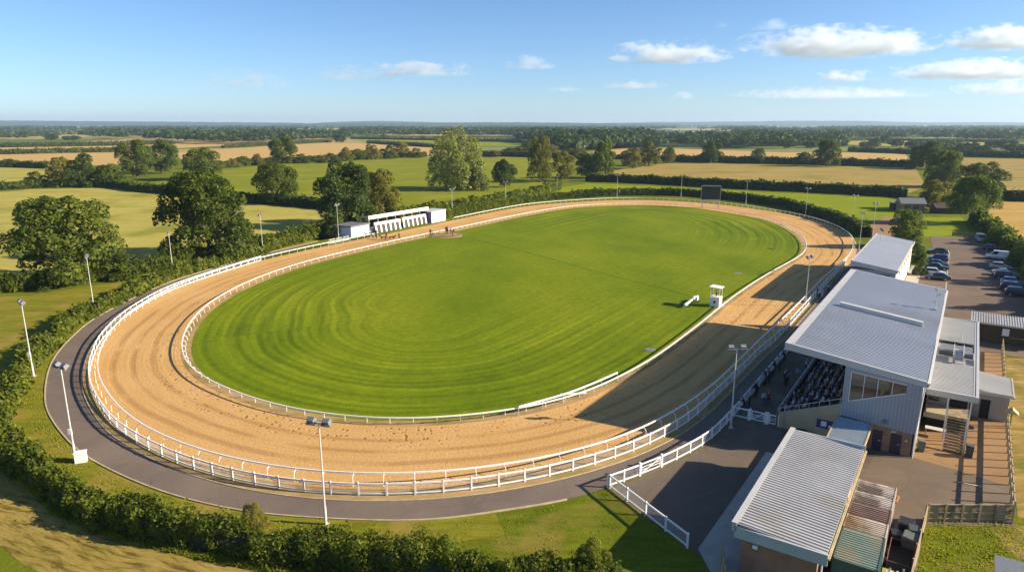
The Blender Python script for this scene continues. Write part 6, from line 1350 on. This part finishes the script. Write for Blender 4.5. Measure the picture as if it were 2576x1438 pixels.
# ------------------------------------------------------------------ clouds (real volumes above the haze)
def cloud(u0,u1,v0,v1,dist,dens,label,thin=False,seed=0,pos=None):
    y=dist; z0=top_height(y,v1); z1=top_height(y,v0); vm=(v0+v1)/2; b=-(vm-CY)/FPX; dep=y*_c-( (z0+z1)/2-CAMH)*_s
    x0=(u0-CX)/FPX*dep; x1=(u1-CX)/FPX*dep; cx,cz=(x0+x1)/2,(z0+z1)/2; hx,hz=(x1-x0)/2*1.08,(z1-z0)/2*1.12; hy=hx*.5
    m=bpy.data.materials.new('cloud_vapour'); m.use_nodes=True; T=NT.__new__(NT); T.mat=m; T.t=m.node_tree; T.t.nodes.clear(); T.out=T.n('ShaderNodeOutputMaterial')
    p=T.pos('obj')
    k1,k2=hx/230,hx/75
    nz=T.noise(T.mapping(p,(k1,k1*.6,k1*hz/hx*2.2),(0,0,0),(seed*7.3,seed*3.1,seed*1.7)),1.0,3,.5)
    nz2=T.noise(T.mapping(p,(k2,k2*.6,k2*hz/hx*1.6),(0,0,0),(seed*2.3,seed*5.1,0)),1.0,4,.55)
    sp_=T.sep(p); zc=T.math('ADD',sp_[2],.55)
    ln=T.n('ShaderNodeVectorMath',operation='LENGTH'); T.l(T.comb(sp_[0],sp_[1],T.math('MULTIPLY',zc,.66)),ln.inputs[0]); r=ln.outputs['Value']
    base=T.ramp(T.math('ADD',T.math('MULTIPLY',sp_[2],.5),.5),[(.14,0.0),(.30,1.0)])
    dsv=T.math('ADD',T.math('ADD',T.math('MULTIPLY',T.math('SUBTRACT',nz,.5),2.6),T.math('MULTIPLY',T.math('SUBTRACT',nz2,.5),1.3)),T.math('SUBTRACT',.50,T.math('MULTIPLY',T.math('POWER',r,1.6),.72)))
    den=T.math('MULTIPLY',T.math('MULTIPLY',T.math('MINIMUM',T.math('MAXIMUM',dsv,0.0),.5),dens*1.7),base)
    pv=T.n('ShaderNodeVolumePrincipled'); pv.inputs['Density Attribute'].default_value=''; pv.inputs['Temperature Attribute'].default_value=''; pv.inputs['Color'].default_value=(.86,.93,1,1); pv.inputs['Anisotropy'].default_value=.25
    T.l(den,pv.inputs['Density']); T.l(pv.outputs[0],T.out.inputs['Volume'])
    bm=bmesh.new(); bmesh.ops.create_icosphere(bm,subdivisions=3,radius=1.0); me=bpy.data.meshes.new('cloud'); bm.to_mesh(me); bm.free(); me.materials.append(m)
    o=obj('cloud',me,None,(cx,y,cz),0,(hx,hy,hz)); return tag(o,label,'cloud','fair weather clouds')
if CLOUDS:
  for i,a in enumerate([(1530,1845,100,166,7000,.010,'white cloud with flat grey base left of the biggest cloud'),(1860,2355,64,152,6500,.010,'biggest white cloud, long and thick at the upper right'),(2370,2720,60,132,6500,.010,'white cloud cut off by the right edge'),
   (2245,2700,146,206,9000,.008,'long grey based cloud bank low at the right edge'),(2050,2220,174,208,9000,.008,'small double puff under the biggest cloud'),(1268,1398,136,180,7500,.006,'small isolated soft cloud left of centre right'),
   (920,1200,152,196,9000,.006,'thin bright streaked cloud left of the middle'),(770,1010,164,210,9000,.0022,'faint grey veil joining the thin streaked cloud'),(1515,1675,200,226,10500,.005,'low flat puff under the white cloud'),(1365,1470,208,234,10500,.004,'faint low puff left of the flat puff'),
   (1880,2000,46,80,6500,.0035,'thin high wisp above the biggest cloud'),(1798,1840,52,72,6500,.003,'tiny wisp high above the white cloud'),(480,740,172,230,10000,.0016,'dim grey streaks at the left of the sky'),(1680,1762,228,252,11500,.005,'lowest small puff near the horizon'),
   (1840,2360,218,250,11500,.0022,'long pale cloud band low over the right horizon'),(2400,2760,196,246,11500,.004,'pale cloud bank at the right edge near the horizon')]):
    cloud(*a[:6],a[6],seed=i+1)
